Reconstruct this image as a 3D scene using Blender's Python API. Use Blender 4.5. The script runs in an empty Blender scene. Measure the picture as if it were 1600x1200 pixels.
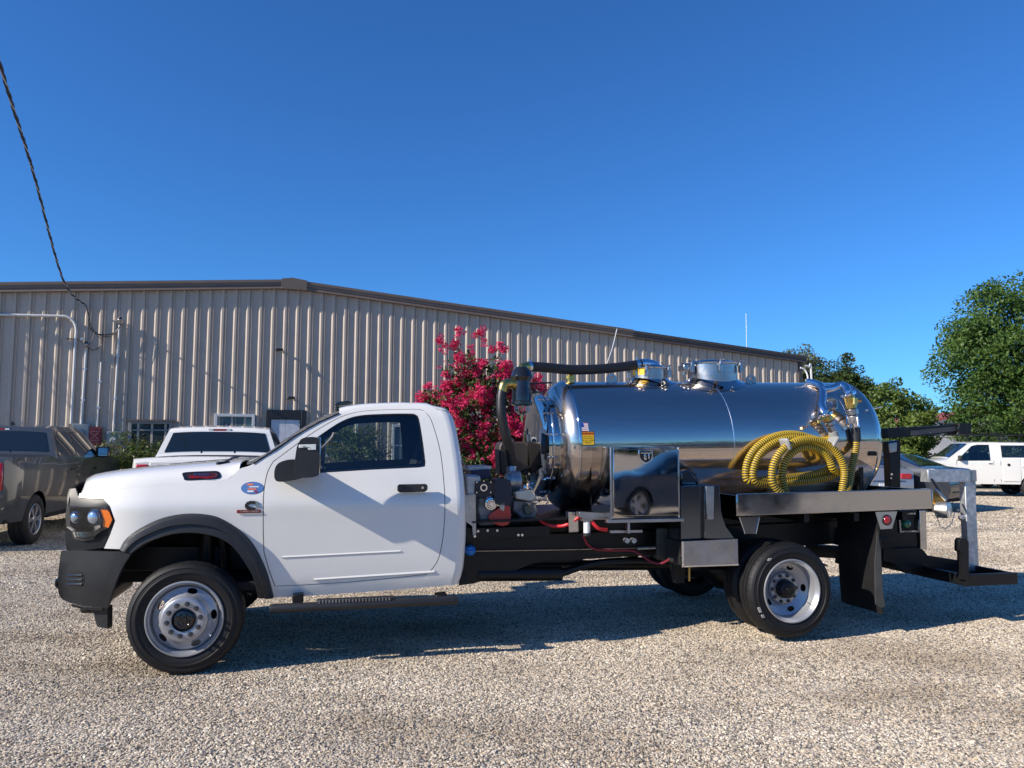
import bpy, bmesh, math, random
from mathutils import Vector, Matrix, geometry
from mathutils import noise as mnoise
R = math.radians
scene = bpy.context.scene
COL = scene.collection
random.seed(7)

# ------------------------------------------------------------------ camera, sky, sun, exposure
FPX = 1180.0
PITCH = math.atan(95.0 / FPX)
ROLL = R(0.25)
CAM = Vector((0, 0, 1.65))
cam = bpy.data.cameras.new('camera'); cam_o = bpy.data.objects.new('camera', cam); COL.objects.link(cam_o)
cam.sensor_width = 36.0; cam.lens = 36.0 * FPX / 1600.0
cam.clip_start = 0.05; cam.clip_end = 2000
MCAM = Matrix.Rotation(R(90) + PITCH, 4, 'X') @ Matrix.Rotation(ROLL, 4, 'Z')
cam_o.matrix_world = Matrix.Translation(CAM) @ MCAM
scene.camera = cam_o

SUN_EL = R(29.0)
SUN_AZ = R(27.0)          # the light travels this far from +X towards +Y
world = bpy.data.worlds.new('World'); scene.world = world; world.use_nodes = True
wn = world.node_tree.nodes; wl = world.node_tree.links
bg = wn['Background']
sky = wn.new('ShaderNodeTexSky'); sky.sky_type = 'NISHITA'; sky.sun_disc = False
sky.sun_elevation = SUN_EL
sky.sun_rotation = math.atan2(-math.cos(SUN_AZ), -math.sin(SUN_AZ))
sky.air_density = 1.0; sky.dust_density = 0.25; sky.ozone_density = 4.0; sky.altitude = 200
smx = wn.new('ShaderNodeMix'); smx.data_type = 'RGBA'; smx.blend_type = 'MULTIPLY'; smx.inputs[0].default_value = 1
smx.inputs[7].default_value = (.38, .86, 1.40, 1)      # the camera's deep blue rendering of a clear sky
wl.new(sky.outputs[0], smx.inputs[6]); wl.new(smx.outputs[2], bg.inputs[0]); bg.inputs[1].default_value = 0.092
sun = bpy.data.lights.new('sun', 'SUN'); sun.energy = 5.0; sun.angle = R(0.53); sun.color = (1.0, 0.91, 0.79)
sun_o = bpy.data.objects.new('sun', sun); COL.objects.link(sun_o)
SD = Vector((math.cos(SUN_AZ) * math.cos(SUN_EL), math.sin(SUN_AZ) * math.cos(SUN_EL), -math.sin(SUN_EL)))
sun_o.rotation_euler = SD.to_track_quat('-Z', 'Y').to_euler()
sun_o.location = (-20, -10, 20)
scene.view_settings.view_transform = 'Standard'; scene.view_settings.look = 'None'
scene.view_settings.gamma = 1.0; scene.view_settings.use_curve_mapping = False
scene.view_settings.exposure = 0.33
scene.cycles.max_bounces = 10; scene.cycles.transparent_max_bounces = 12
scene.cycles.sample_clamp_indirect = 8.0

# a line of sight through a point of the picture (1600 x 1200), to find where a thing stands on its plane
def ray(px, py):
    d = MCAM.to_3x3() @ Vector(((px - 800) / FPX, -(py - 600) / FPX, -1.0))
    return d
def at_depth(px, py, Y):
    d = ray(px, py); t = (Y - CAM.y) / d.y
    return CAM + d * t

# ------------------------------------------------------------------ materials
MATS = {}
def mat(name, color=(.5, .5, .5), rough=.5, metal=0.0, coat=0.0, spec=.5, var=0.0, vscale=6.0, bump=0.0, bscale=60.0,
        dirt=0.0, dcol=(.28, .23, .18), rvar=0.0, wave=0.0, coords='Object', emis=None, trans=0.0):
    if name in MATS: return MATS[name]
    m = bpy.data.materials.new(name); MATS[name] = m; m.use_nodes = True
    nt = m.node_tree; N = nt.nodes; L = nt.links
    b = N['Principled BSDF']
    b.inputs['Base Color'].default_value = (*color, 1); b.inputs['Roughness'].default_value = rough
    b.inputs['Metallic'].default_value = metal; b.inputs['Coat Weight'].default_value = coat
    b.inputs['Coat Roughness'].default_value = .03
    b.inputs['Specular IOR Level'].default_value = spec
    tc = N.new('ShaderNodeTexCoord'); src = tc.outputs[coords]
    cur = None
    if var > 0:
        n = N.new('ShaderNodeTexNoise'); n.inputs['Scale'].default_value = vscale; n.inputs['Detail'].default_value = 5
        L.new(src, n.inputs['Vector'])
        r = N.new('ShaderNodeMapRange'); r.inputs[1].default_value = .3; r.inputs[2].default_value = .7
        r.inputs[3].default_value = 1 - var; r.inputs[4].default_value = 1 + var
        L.new(n.outputs[0], r.inputs[0])
        mx = N.new('ShaderNodeMix'); mx.data_type = 'RGBA'; mx.blend_type = 'MULTIPLY'; mx.inputs[0].default_value = 1
        mx.inputs[6].default_value = (*color, 1); L.new(r.outputs[0], mx.inputs[7])
        cur = mx.outputs[2]
    if dirt > 0:
        n = N.new('ShaderNodeTexNoise'); n.inputs['Scale'].default_value = 3.1; n.inputs['Detail'].default_value = 8
        n.inputs['Roughness'].default_value = .7; L.new(src, n.inputs['Vector'])
        r = N.new('ShaderNodeMapRange'); r.inputs[1].default_value = .42; r.inputs[2].default_value = .75
        r.inputs[3].default_value = 0; r.inputs[4].default_value = dirt
        L.new(n.outputs[0], r.inputs[0])
        mx = N.new('ShaderNodeMix'); mx.data_type = 'RGBA'
        L.new(r.outputs[0], mx.inputs[0])
        if cur: L.new(cur, mx.inputs[6])
        else: mx.inputs[6].default_value = (*color, 1)
        mx.inputs[7].default_value = (*dcol, 1); cur = mx.outputs[2]
    if cur: L.new(cur, b.inputs['Base Color'])
    if rvar > 0:
        n = N.new('ShaderNodeTexNoise'); n.inputs['Scale'].default_value = 9; n.inputs['Detail'].default_value = 6
        L.new(src, n.inputs['Vector'])
        r = N.new('ShaderNodeMapRange'); r.inputs[1].default_value = .3; r.inputs[2].default_value = .7
        r.inputs[3].default_value = max(0, rough - rvar); r.inputs[4].default_value = rough + rvar
        L.new(n.outputs[0], r.inputs[0]); L.new(r.outputs[0], b.inputs['Roughness'])
    nrm = None
    if wave > 0:
        n = N.new('ShaderNodeTexNoise'); n.inputs['Scale'].default_value = 1.7; n.inputs['Detail'].default_value = 1.5
        L.new(src, n.inputs['Vector'])
        bp = N.new('ShaderNodeBump'); bp.inputs['Strength'].default_value = 1; bp.inputs['Distance'].default_value = wave
        L.new(n.outputs[0], bp.inputs['Height']); nrm = bp.outputs[0]
    if bump > 0:
        n = N.new('ShaderNodeTexNoise'); n.inputs['Scale'].default_value = bscale; n.inputs['Detail'].default_value = 4
        L.new(src, n.inputs['Vector'])
        bp = N.new('ShaderNodeBump'); bp.inputs['Strength'].default_value = 1; bp.inputs['Distance'].default_value = bump
        L.new(n.outputs[0], bp.inputs['Height'])
        if nrm: L.new(nrm, bp.inputs['Normal'])
        nrm = bp.outputs[0]
    if nrm: L.new(nrm, b.inputs['Normal'])
    if emis: b.inputs['Emission Color'].default_value = (*emis, 1)
    return m

def glassmat(name, tint=(.6, .66, .64), refl=1.0, rough=.0):
    if name in MATS: return MATS[name]
    m = bpy.data.materials.new(name); MATS[name] = m; m.use_nodes = True
    nt = m.node_tree; N = nt.nodes; L = nt.links
    N.remove(N['Principled BSDF']); out = N['Material Output']
    t = N.new('ShaderNodeBsdfTransparent'); t.inputs[0].default_value = (*tint, 1)
    g = N.new('ShaderNodeBsdfGlossy'); g.inputs['Roughness'].default_value = rough
    g.inputs[0].default_value = (refl, refl, refl, 1)
    f = N.new('ShaderNodeFresnel'); f.inputs[0].default_value = 1.5
    mu = N.new('ShaderNodeMath'); mu.operation = 'MULTIPLY'; mu.inputs[1].default_value = 1.7; mu.use_clamp = True
    L.new(f.outputs[0], mu.inputs[0])
    mx = N.new('ShaderNodeMixShader'); L.new(mu.outputs[0], mx.inputs[0]); L.new(t.outputs[0], mx.inputs[1]); L.new(g.outputs[0], mx.inputs[2])
    L.new(mx.outputs[0], out.inputs[0])
    return m

WHITE = mat('white_car_paint', (.80, .785, .73), .20, coat=.8, var=.015, vscale=2, dirt=.05, dcol=(.5, .46, .4))
BLKPL = mat('black_textured_plastic', (.017, .0185, .021), .46, bump=.0006, bscale=400, dirt=.12, dcol=(.11, .1, .09))
BLKGL = mat('gloss_black_plastic', (.012, .013, .015), .12, coat=.5)
BLKPT = mat('black_frame_paint', (.007, .0075, .009), .36, spec=.35, dirt=.2, dcol=(.035, .031, .027))
DARK = mat('dark_underbody', (.006, .006, .007), .8)
RUBBER = mat('tyre_rubber', (.009, .009, .010), .58, spec=.35, var=.2, vscale=20, dirt=.12, dcol=(.04, .036, .03))
HOSEB = mat('black_hose_rubber', (.016, .015, .016), .42, bump=.001, bscale=150)
CHROME = mat('polished_stainless', (.60, .58, .56), .035, 1.0, wave=.004, rvar=.012)
TANKM = mat('mirror_polished_tank', (.66, .55, .47), .03, 1.0, wave=.0035, rvar=.01)
# polishing leaves a faint satin haze under the mirror
_n = TANKM.node_tree; _b = _n.nodes['Principled BSDF']; _g = _n.nodes.new('ShaderNodeBsdfGlossy'); _g.inputs['Roughness'].default_value = .30
_g.inputs[0].default_value = (.74, .66, .58, 1); _m = _n.nodes.new('ShaderNodeMixShader'); _m.inputs[0].default_value = .30
_sn = _n.nodes.new('ShaderNodeTexNoise'); _sn.inputs['Scale'].default_value = 2.2; _sn.inputs['Detail'].default_value = 7; _sc = _n.nodes.new('ShaderNodeTexCoord')
_mp = _n.nodes.new('ShaderNodeMapping'); _mp.inputs['Scale'].default_value = (.6, 2.5, 2.5); _n.links.new(_sc.outputs['Object'], _mp.inputs[0]); _n.links.new(_mp.outputs[0], _sn.inputs['Vector'])
_r = _n.nodes.new('ShaderNodeMapRange'); _r.inputs[1].default_value = .3; _r.inputs[2].default_value = .7; _r.inputs[3].default_value = .20; _r.inputs[4].default_value = .40
_n.links.new(_sn.outputs[0], _r.inputs[0]); _n.links.new(_r.outputs[0], _m.inputs[0])
_n.links.new(_b.outputs[0], _m.inputs[1]); _n.links.new(_g.outputs[0], _m.inputs[2]); _n.links.new(_m.outputs[0], _n.nodes['Material Output'].inputs[0])
CHROME2 = mat('chrome', (.8, .8, .82), .05, 1.0)
STEEL = mat('brushed_steel', (.42, .42, .43), .32, 1.0, var=.15, vscale=8, rvar=.1)
GALV = mat('galvanised_steel', (.52, .54, .56), .42, .75, var=.25, vscale=22, rvar=.1)
SILVP = mat('silver_wheel_paint', (.42, .43, .45), .33, .55, dirt=.15, dcol=(.2, .19, .17))
ALU = mat('cast_aluminium', (.46, .46, .46), .4, .85, var=.2, vscale=15, bump=.001)
BRASS = mat('brass', (.62, .44, .14), .28, 1.0, var=.2, vscale=20)
REDL = mat('red_lens', (.42, .01, .02), .12, coat=1)
AMB = mat('amber_lens', (.75, .16, .01), .15, coat=1)
GRNL = mat('green_lens', (.0, .13, .07), .1, coat=1)
REDP = mat('red_enamel', (.45, .012, .015), .3, coat=.5)
REDH = mat('red_hose', (.55, .02, .03), .4)
BLUEC = mat('blue_cap', (.01, .2, .65), .3)
YEL = mat('yellow_hose_rib', (.60, .40, .02), .42, dirt=.2, dcol=(.2, .13, .03))
HBLK = mat('black_hose_groove', (.012, .010, .012), .5)
YLAB = mat('yellow_label', (.8, .5, .02), .45)
BLUEP = mat('blue_sticker', (.06, .14, .36), .4)
WLAB = mat('white_label', (.75, .76, .76), .5)
ORANG = mat('orange_print', (.8, .2, .06), .5)
TAPE = mat('clear_hose_tie', (.3, .3, .28), .4)
GLASS = glassmat('tinted_glass', (.70, .76, .75))
CLEAR = glassmat('clear_glass', (.93, .94, .94), .6)
GLDARK = mat('dark_privacy_glass', (.012, .02, .028), .04, coat=.3)
SEATM = mat('dark_seat_cloth', (.03, .033, .036), .8)
INTER = mat('dark_interior_plastic', (.022, .024, .027), .6)
HEADL = mat('headlamp_reflector', (.75, .75, .74), .16, 1.0)

# ------------------------------------------------------------------ mesh tools
class MB:
    def __init__(s): s.v = []; s.f = []; s.m = []
    def add(s, vs, fs, mi=0):
        o = len(s.v); s.v += [tuple(p) for p in vs]; s.f += [tuple(i + o for i in f) for f in fs]; s.m += [mi] * len(fs)
        return s
    def box(s, a, b, mi=0, M=None):
        x0, y0, z0 = a; x1, y1, z1 = b
        P = [Vector(p) for p in ((x0, y0, z0), (x1, y0, z0), (x1, y1, z0), (x0, y1, z0), (x0, y0, z1), (x1, y0, z1), (x1, y1, z1), (x0, y1, z1))]
        if M: P = [M @ p for p in P]
        return s.add(P, [(0, 3, 2, 1), (4, 5, 6, 7), (0, 1, 5, 4), (1, 2, 6, 5), (2, 3, 7, 6), (3, 0, 4, 7)], mi)
    def cyl(s, p0, p1, r0, r1=None, n=20, mi=0, caps=True):
        r1 = r0 if r1 is None else r1
        p0 = Vector(p0); p1 = Vector(p1); d = (p1 - p0).normalized()
        a = d.orthogonal().normalized(); b = d.cross(a)
        vs = []
        for p, r in ((p0, r0), (p1, r1)):
            for i in range(n):
                t = 2 * math.pi * i / n; vs.append(p + a * (r * math.cos(t)) + b * (r * math.sin(t)))
        fs = [(i, (i + 1) % n, n + (i + 1) % n, n + i) for i in range(n)]
        if caps: fs += [tuple(range(n - 1, -1, -1)), tuple(range(n, 2 * n))]
        return s.add(vs, fs, mi)
    def tube(s, path, r, n=10, mi=0, caps=True, rf=None, mf=None):
        P = [Vector(p) for p in path]; N = len(P)
        T = [(P[min(i + 1, N - 1)] - P[max(i - 1, 0)]).normalized() for i in range(N)]
        a = T[0].orthogonal().normalized(); vs = []
        for i in range(N):
            a = (a - T[i] * a.dot(T[i])).normalized(); b = T[i].cross(a)
            rr = rf(i) if rf else (r[i] if isinstance(r, (list, tuple)) else r)
            for k in range(n):
                t = 2 * math.pi * k / n; vs.append(P[i] + a * (rr * math.cos(t)) + b * (rr * math.sin(t)))
        o = len(s.v); s.v += [tuple(v) for v in vs]
        for i in range(N - 1):
            for k in range(n):
                k2 = (k + 1) % n
                s.f.append((o + i * n + k, o + i * n + k2, o + (i + 1) * n + k2, o + (i + 1) * n + k)); s.m.append(mf(i) if mf else mi)
        if caps:
            s.f.append(tuple(o + k for k in range(n - 1, -1, -1))); s.m.append(mi)
            s.f.append(tuple(o + (N - 1) * n + k for k in range(n))); s.m.append(mi)
        return s
    def lathe(s, prof, M=None, n=48, mi=0, rf=None, closed=False):
        # prof: (r, h); axis = local y pointing away (h along +y)
        vs = []
        for j, (r, h) in enumerate(prof):
            for i in range(n):
                t = 2 * math.pi * i / n
                rr = r + (rf(j, i) if rf else 0)
                vs.append(Vector((rr * math.cos(t), h, rr * math.sin(t))))
        if M: vs = [M @ v for v in vs]
        K = len(prof); fs = []
        for j in range(K - 1 + (1 if closed else 0)):
            j2 = (j + 1) % K
            for i in range(n):
                i2 = (i + 1) % n
                fs.append((j * n + i, j * n + i2, j2 * n + i2, j2 * n + i))
        return s.add(vs, fs, mi)
    def grid(s, rows, mi=0, flip=False, mf=None):
        n = len(rows[0]); vs = [p for r in rows for p in r]; o = len(s.v)
        s.v += [tuple(p) for p in vs]
        for j in range(len(rows) - 1):
            for i in range(n - 1):
                q = (j * n + i, j * n + i + 1, (j + 1) * n + i + 1, (j + 1) * n + i)
                if flip: q = q[::-1]
                s.f.append(tuple(o + k for k in q)); s.m.append(mf(j, i) if mf else mi)
        return s
    def prism(s, pts, y0, y1, mi=0):
        # pts: outline in (x, z); extruded from y0 to y1
        a = sum(pts[i][0] * pts[(i + 1) % len(pts)][1] - pts[(i + 1) % len(pts)][0] * pts[i][1] for i in range(len(pts)))
        if a < 0: pts = pts[::-1]
        n = len(pts)
        vs = [Vector((p[0], y0, p[1])) for p in pts] + [Vector((p[0], y1, p[1])) for p in pts]
        tris = geometry.tessellate_polygon([[Vector((p[0], p[1], 0)) for p in pts]])
        fs = []
        for t in tris:
            A, B, C = [pts[i] for i in t]
            ar = (B[0] - A[0]) * (C[1] - A[1]) - (C[0] - A[0]) * (B[1] - A[1])
            t = tuple(t) if ar > 0 else tuple(t[::-1])
            fs.append(t); fs.append(tuple(i + n for i in t[::-1]))
        fs += [((i + 1) % n, i, n + i, n + (i + 1) % n) for i in range(n)]
        return s.add(vs, fs, mi)
    def xform(s, M):
        s.v = [tuple(M @ Vector(p)) for p in s.v]; return s

def thicken(mb, t):
    """gives a skin thickness: an inner copy and a rim along its open edges"""
    me = bpy.data.meshes.new('tmp'); me.from_pydata(mb.v, [], mb.f); me.update()
    nr = [v.normal.copy() for v in me.vertices]; bpy.data.meshes.remove(me)
    n = len(mb.v); q = MB(); q.v = list(mb.v) + [tuple(Vector(p) - nr[i] * t) for i, p in enumerate(mb.v)]
    q.f = list(mb.f) + [tuple(i + n for i in f[::-1]) for f in mb.f]; q.m = list(mb.m) * 2
    cnt = {}
    for k, f in enumerate(mb.f):
        for a, b in zip(f, f[1:] + f[:1]): cnt.setdefault((min(a, b), max(a, b)), []).append((a, b, k))
    for e in cnt.values():
        if len(e) == 1:
            a, b, k = e[0]; q.f.append((b, a, a + n, b + n)); q.m.append(mb.m[k])
    return q
def link(o, parent=None):
    COL.objects.link(o)
    if parent: o.parent = parent
    return o
def obj(name, mb, m, parent=None, bevel=0, smooth=35, seg=2, solid=0, weld=False):
    if solid: mb = thicken(mb, solid)
    me = bpy.data.meshes.new(name); me.from_pydata(mb.v, [], mb.f)
    ms = m if isinstance(m, (list, tuple)) else [m]
    for x in ms: me.materials.append(x)
    if len(ms) > 1: me.polygons.foreach_set('material_index', mb.m)
    me.validate()
    if smooth:
        me.polygons.foreach_set('use_smooth', [True] * len(me.polygons))
        me.set_sharp_from_angle(angle=R(smooth))
    o = bpy.data.objects.new(name, me); link(o, parent)
    if bevel:
        md = o.modifiers.new('bevel', 'BEVEL'); md.width = bevel; md.segments = seg; md.limit_method = 'ANGLE'; md.angle_limit = R(40)
        md.harden_normals = False
    return o
def tag(o, label, cat, group=None, kind=None):
    if label: o['label'] = label
    if cat: o['category'] = cat
    if group: o['group'] = group
    if kind: o['kind'] = kind
    return o
def thing(name, label, cat, loc=(0, 0, 0), rz=0, group=None):
    o = bpy.data.objects.new(name, None); o.empty_display_size = .3
    o.location = loc; o.rotation_euler = (0, 0, rz); link(o)
    return tag(o, label, cat, group)
def copy_tree(o, parent=None):
    kids = list(o.children)
    c = o.copy(); COL.objects.link(c)
    if parent: c.parent = parent
    for k in kids: copy_tree(k, c)
    return c
def crv(pts, n=6, closed=False):
    # Catmull-Rom through the points
    P = [tuple(p) for p in pts]; out = []; N = len(P)
    rng = N if closed else N - 1
    for i in range(rng):
        if closed: p0, p1, p2, p3 = P[i - 1], P[i], P[(i + 1) % N], P[(i + 2) % N]
        else: p0, p1, p2, p3 = P[max(i - 1, 0)], P[i], P[i + 1], P[min(i + 2, N - 1)]
        for k in range(n):
            t = k / n
            out.append(tuple(.5 * ((2 * b) + (-a + c) * t + (2 * a - 5 * b + 4 * c - d) * t * t + (-a + 3 * b - 3 * c + d) * t ** 3)
                             for a, b, c, d in zip(p0, p1, p2, p3)))
    if not closed: out.append(P[-1])
    return out
def smooth3(pts, n=6): return [Vector(p) for p in crv(pts, n)]
def inpoly(x, y, P):
    c = False; j = len(P) - 1
    for i in range(len(P)):
        xi, yi = P[i]; xj, yj = P[j]
        if (yi > y) != (yj > y) and x < (xj - xi) * (y - yi) / (yj - yi) + xi: c = not c
        j = i
    return c
def segd(x, y, P):
    best = 1e9
    for i in range(len(P)):
        ax, ay = P[i]; bx, by = P[(i + 1) % len(P)]
        dx, dy = bx - ax, by - ay; l = dx * dx + dy * dy
        t = 0 if l == 0 else max(0, min(1, ((x - ax) * dx + (y - ay) * dy) / l))
        d = (x - ax - t * dx) ** 2 + (y - ay - t * dy) ** 2
        if d < best: best = d
    return math.sqrt(best)
def panel_mb(outline, holes, F, step=.05, off=0.0, mirror=None):
    """fills an outline in (x,z) with a fine skin laid on the surface y = F(x,z)"""
    co = []; ed = []
    for loop in [outline] + holes:
        o = len(co); co += [Vector(p) for p in loop]
        ed += [(o + i, o + (i + 1) % len(loop)) for i in range(len(loop))]
    xs = [p[0] for p in outline]; zs = [p[1] for p in outline]
    x = min(xs) + step * .5
    while x < max(xs):
        z = min(zs) + step * .5
        while z < max(zs):
            if inpoly(x, z, outline) and not any(inpoly(x, z, h) for h in holes) and \
               all(segd(x, z, l) > step * .4 for l in [outline] + holes):
                co.append(Vector((x, z)))
            z += step
        x += step
    r = geometry.delaunay_2d_cdt(co, ed, [], 0, 1e-5)
    vv, ff = r[0], r[2]; fs = []
    for f in ff:
        cx = sum(vv[i][0] for i in f) / 3; cz = sum(vv[i][1] for i in f) / 3
        if inpoly(cx, cz, outline) and not any(inpoly(cx, cz, h) for h in holes):
            A, B, C = [vv[i] for i in f[:3]]
            ar = (B[0] - A[0]) * (C[1] - A[1]) - (C[0] - A[0]) * (B[1] - A[1])
            f = tuple(f) if ar > 0 else tuple(f)[::-1]
            fs.append(f)
    mb = MB()
    if mirror is None: mb.add([(p[0], F(p[0], p[1]) + off, p[1]) for p in vv], fs)
    else: mb.add([(p[0], 2 * mirror - F(p[0], p[1]) - off, p[1]) for p in vv], [f[::-1] for f in fs])
    return mb
def lerp(a, b, t): return a + (b - a) * t
def interp(x, T):
    if x <= T[0][0]: return T[0][1]
    for (a, b), (c, d) in zip(T, T[1:]):
        if x <= c:
            t = (x - a) / (c - a); return b + (d - b) * t
    return T[-1][1]
def sinterp(x, T, h=.01):
    # smooth (monotone cosine-free) interpolation through a table with a small blur
    return (interp(x - h, T) + 2 * interp(x, T) + interp(x + h, T)) / 4
def text_mb(s, size, depth=.002, bold=0.0, shear=0.0, xs=1.0):
    cu = bpy.data.curves.new('t', 'FONT'); cu.body = s; cu.size = size; cu.extrude = depth / 2; cu.offset = bold
    cu.align_x = 'CENTER'; cu.align_y = 'CENTER'; cu.shear = shear; cu.resolution_u = 3
    o = bpy.data.objects.new('t', cu); COL.objects.link(o)
    dg = bpy.context.evaluated_depsgraph_get(); me = bpy.data.meshes.new_from_object(o.evaluated_get(dg))
    mb = MB(); mb.add([Vector((v.co.x * xs, -v.co.z, v.co.y)) for v in me.vertices], [tuple(p.vertices) for p in me.polygons])
    bpy.data.objects.remove(o); bpy.data.curves.remove(cu); bpy.data.meshes.remove(me)
    return mb   # lies in xz, faces -y
# ------------------------------------------------------------------ ground
def gravel_material():
    m = bpy.data.materials.new('gravel'); m.use_nodes = True
    nt = m.node_tree; N = nt.nodes; L = nt.links; b = N['Principled BSDF']
    b.inputs['Roughness'].default_value = .85; b.inputs['Specular IOR Level'].default_value = .2
    tc = N.new('ShaderNodeTexCoord')
    v = N.new('ShaderNodeTexVoronoi'); v.inputs['Scale'].default_value = 58; v.inputs['Randomness'].default_value = 1
    L.new(tc.outputs['Object'], v.inputs['Vector'])
    sep = N.new('ShaderNodeSeparateColor'); L.new(v.outputs['Color'], sep.inputs[0])
    cr = N.new('ShaderNodeValToRGB'); e = cr.color_ramp.elements
    e[0].position = 0; e[0].color = (.46, .41, .34, 1); e[1].position = 1; e[1].color = (  .76, .72, .65, 1)
    for p, c in ((.25, (.62, .56, .47, 1)), (.5, (.72, .65, .55, 1)), (.72, (.82, .75, .65, 1)), (.85, (.66, .63, .58, 1))):
        x = e.new(p); x.color = c
    L.new(sep.outputs[0], cr.inputs[0])
    d = N.new('ShaderNodeMapRange'); d.inputs[1].default_value = .25; d.inputs[2].default_value = .75
    d.inputs[3].default_value = 1.0; d.inputs[4].default_value = .50
    L.new(v.outputs['Distance'], d.inputs[0])
    mx = N.new('ShaderNodeMix'); mx.data_type = 'RGBA'; mx.blend_type = 'MULTIPLY'; mx.inputs[0].default_value = 1
    L.new(cr.outputs[0], mx.inputs[6]); L.new(d.outputs[0], mx.inputs[7])
    n = N.new('ShaderNodeTexNoise'); n.inputs['Scale'].default_value = .5; n.inputs['Detail'].default_value = 7; n.inputs['Roughness'].default_value = .62
    mp = N.new('ShaderNodeMapping'); mp.inputs['Scale'].default_value = (.55, 1.6, 1); mp.inputs['Rotation'].default_value = (0, 0, R(-8))
    L.new(tc.outputs['Object'], mp.inputs[0]); L.new(mp.outputs[0], n.inputs['Vector'])
    r2 = N.new('ShaderNodeValToRGB'); q = r2.color_ramp.elements
    q[0].position = .3; q[0].color = (.78, .71, .62, 1); q[1].position = .7; q[1].color = (1.06, 1.0, .9, 1)
    L.new(n.outputs[0], r2.inputs[0])
    m2 = N.new('ShaderNodeMix'); m2.data_type = 'RGBA'; m2.blend_type = 'MULTIPLY'; m2.inputs[0].default_value = 1
    L.new(mx.outputs[2], m2.inputs[6]); L.new(r2.outputs[0], m2.inputs[7]); L.new(m2.outputs[2], b.inputs['Base Color'])
    bp = N.new('ShaderNodeBump'); bp.invert = True; bp.inputs['Distance'].default_value = .012; bp.inputs['Strength'].default_value = .9
    L.new(v.outputs['Distance'], bp.inputs['Height']); L.new(bp.outputs[0], b.inputs['Normal'])
    return m
def ground_z(x, y):
    return .016 * mnoise.noise((x * .35, y * .9, 1.3)) + .007 * mnoise.noise((x * 1.7, y * 2.3, 5.1))
def axis_pts(lo, hi, step, far, n):
    a = [lo + i * step for i in range(int((hi - lo) / step) + 1)]
    g = [(far - hi) * ((k + 1) / n) ** 3 + hi for k in range(n)]
    g2 = [lo - (far + lo) * ((k + 1) / n) ** 3 for k in range(n)]
    return g2[::-1] + a + g
mb = MB()
XS = axis_pts(-14, 14, .35, 500, 14); YS = axis_pts(-4, 22, .35, 500, 14)
def gz(x, y):
    k = 1 if (-14 <= x <= 14 and -4 <= y <= 22) else 0
    return k * ground_z(x, y) - .004
mb.grid([[(x, y, gz(x, y)) for x in XS] for y in YS])
ground = obj('ground', mb, gravel_material()); tag(ground, 'pale grey gravel yard the vehicles stand on', None, kind='structure')

def stone_material():
    m = bpy.data.materials.new('gravel_stone'); m.use_nodes = True
    nt = m.node_tree; N = nt.nodes; L = nt.links; b = N['Principled BSDF']
    b.inputs['Roughness'].default_value = .8; b.inputs['Specular IOR Level'].default_value = .25
    oi = N.new('ShaderNodeObjectInfo'); cr = N.new('ShaderNodeValToRGB'); e = cr.color_ramp.elements
    cr.color_ramp.interpolation = 'CONSTANT'
    e[0].position = 0; e[0].color = (.62, .55, .45, 1); e[1].position = .975; e[1].color = (.42, .33, .24, 1)
    for p, c in ((.16, (.52, .46, .38, 1)), (.34, (.42, .36, .29, 1)), (.5, (.56, .49, .39, 1)), (.60, (.20, .175, .145, 1)),
                 (.74, (.43, .41, .36, 1)), (.84, (.13, .12, .11, 1)), (.90, (.70, .66, .57, 1))):
        x = e.new(p); x.color = c
    L.new(oi.outputs['Random'], cr.inputs[0])
    ge = N.new('ShaderNodeNewGeometry'); mp = N.new('ShaderNodeMapping'); mp.inputs['Scale'].default_value = (.5, 1.25, .0)
    L.new(ge.outputs['Position'], mp.inputs[0]); n = N.new('ShaderNodeTexNoise'); n.inputs['Scale'].default_value = 1.0
    n.inputs['Detail'].default_value = 6; n.inputs['Roughness'].default_value = .6; L.new(mp.outputs[0], n.inputs['Vector'])
    r2 = N.new('ShaderNodeValToRGB'); q = r2.color_ramp.elements
    q[0].position = .34; q[0].color = (.70, .64, .56, 1); q[1].position = .66; q[1].color = (1.2, 1.17, 1.1, 1)
    x = q.new(.5); x.color = (1.06, 1.01, .93, 1)
    L.new(n.outputs[0], r2.inputs[0])
    mx = N.new('ShaderNodeMix'); mx.data_type = 'RGBA'; mx.blend_type = 'MULTIPLY'; mx.inputs[0].default_value = 1
    L.new(cr.outputs[0], mx.inputs[6]); L.new(r2.outputs[0], mx.inputs[7]); L.new(mx.outputs[2], b.inputs['Base Color'])
    return m
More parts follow.
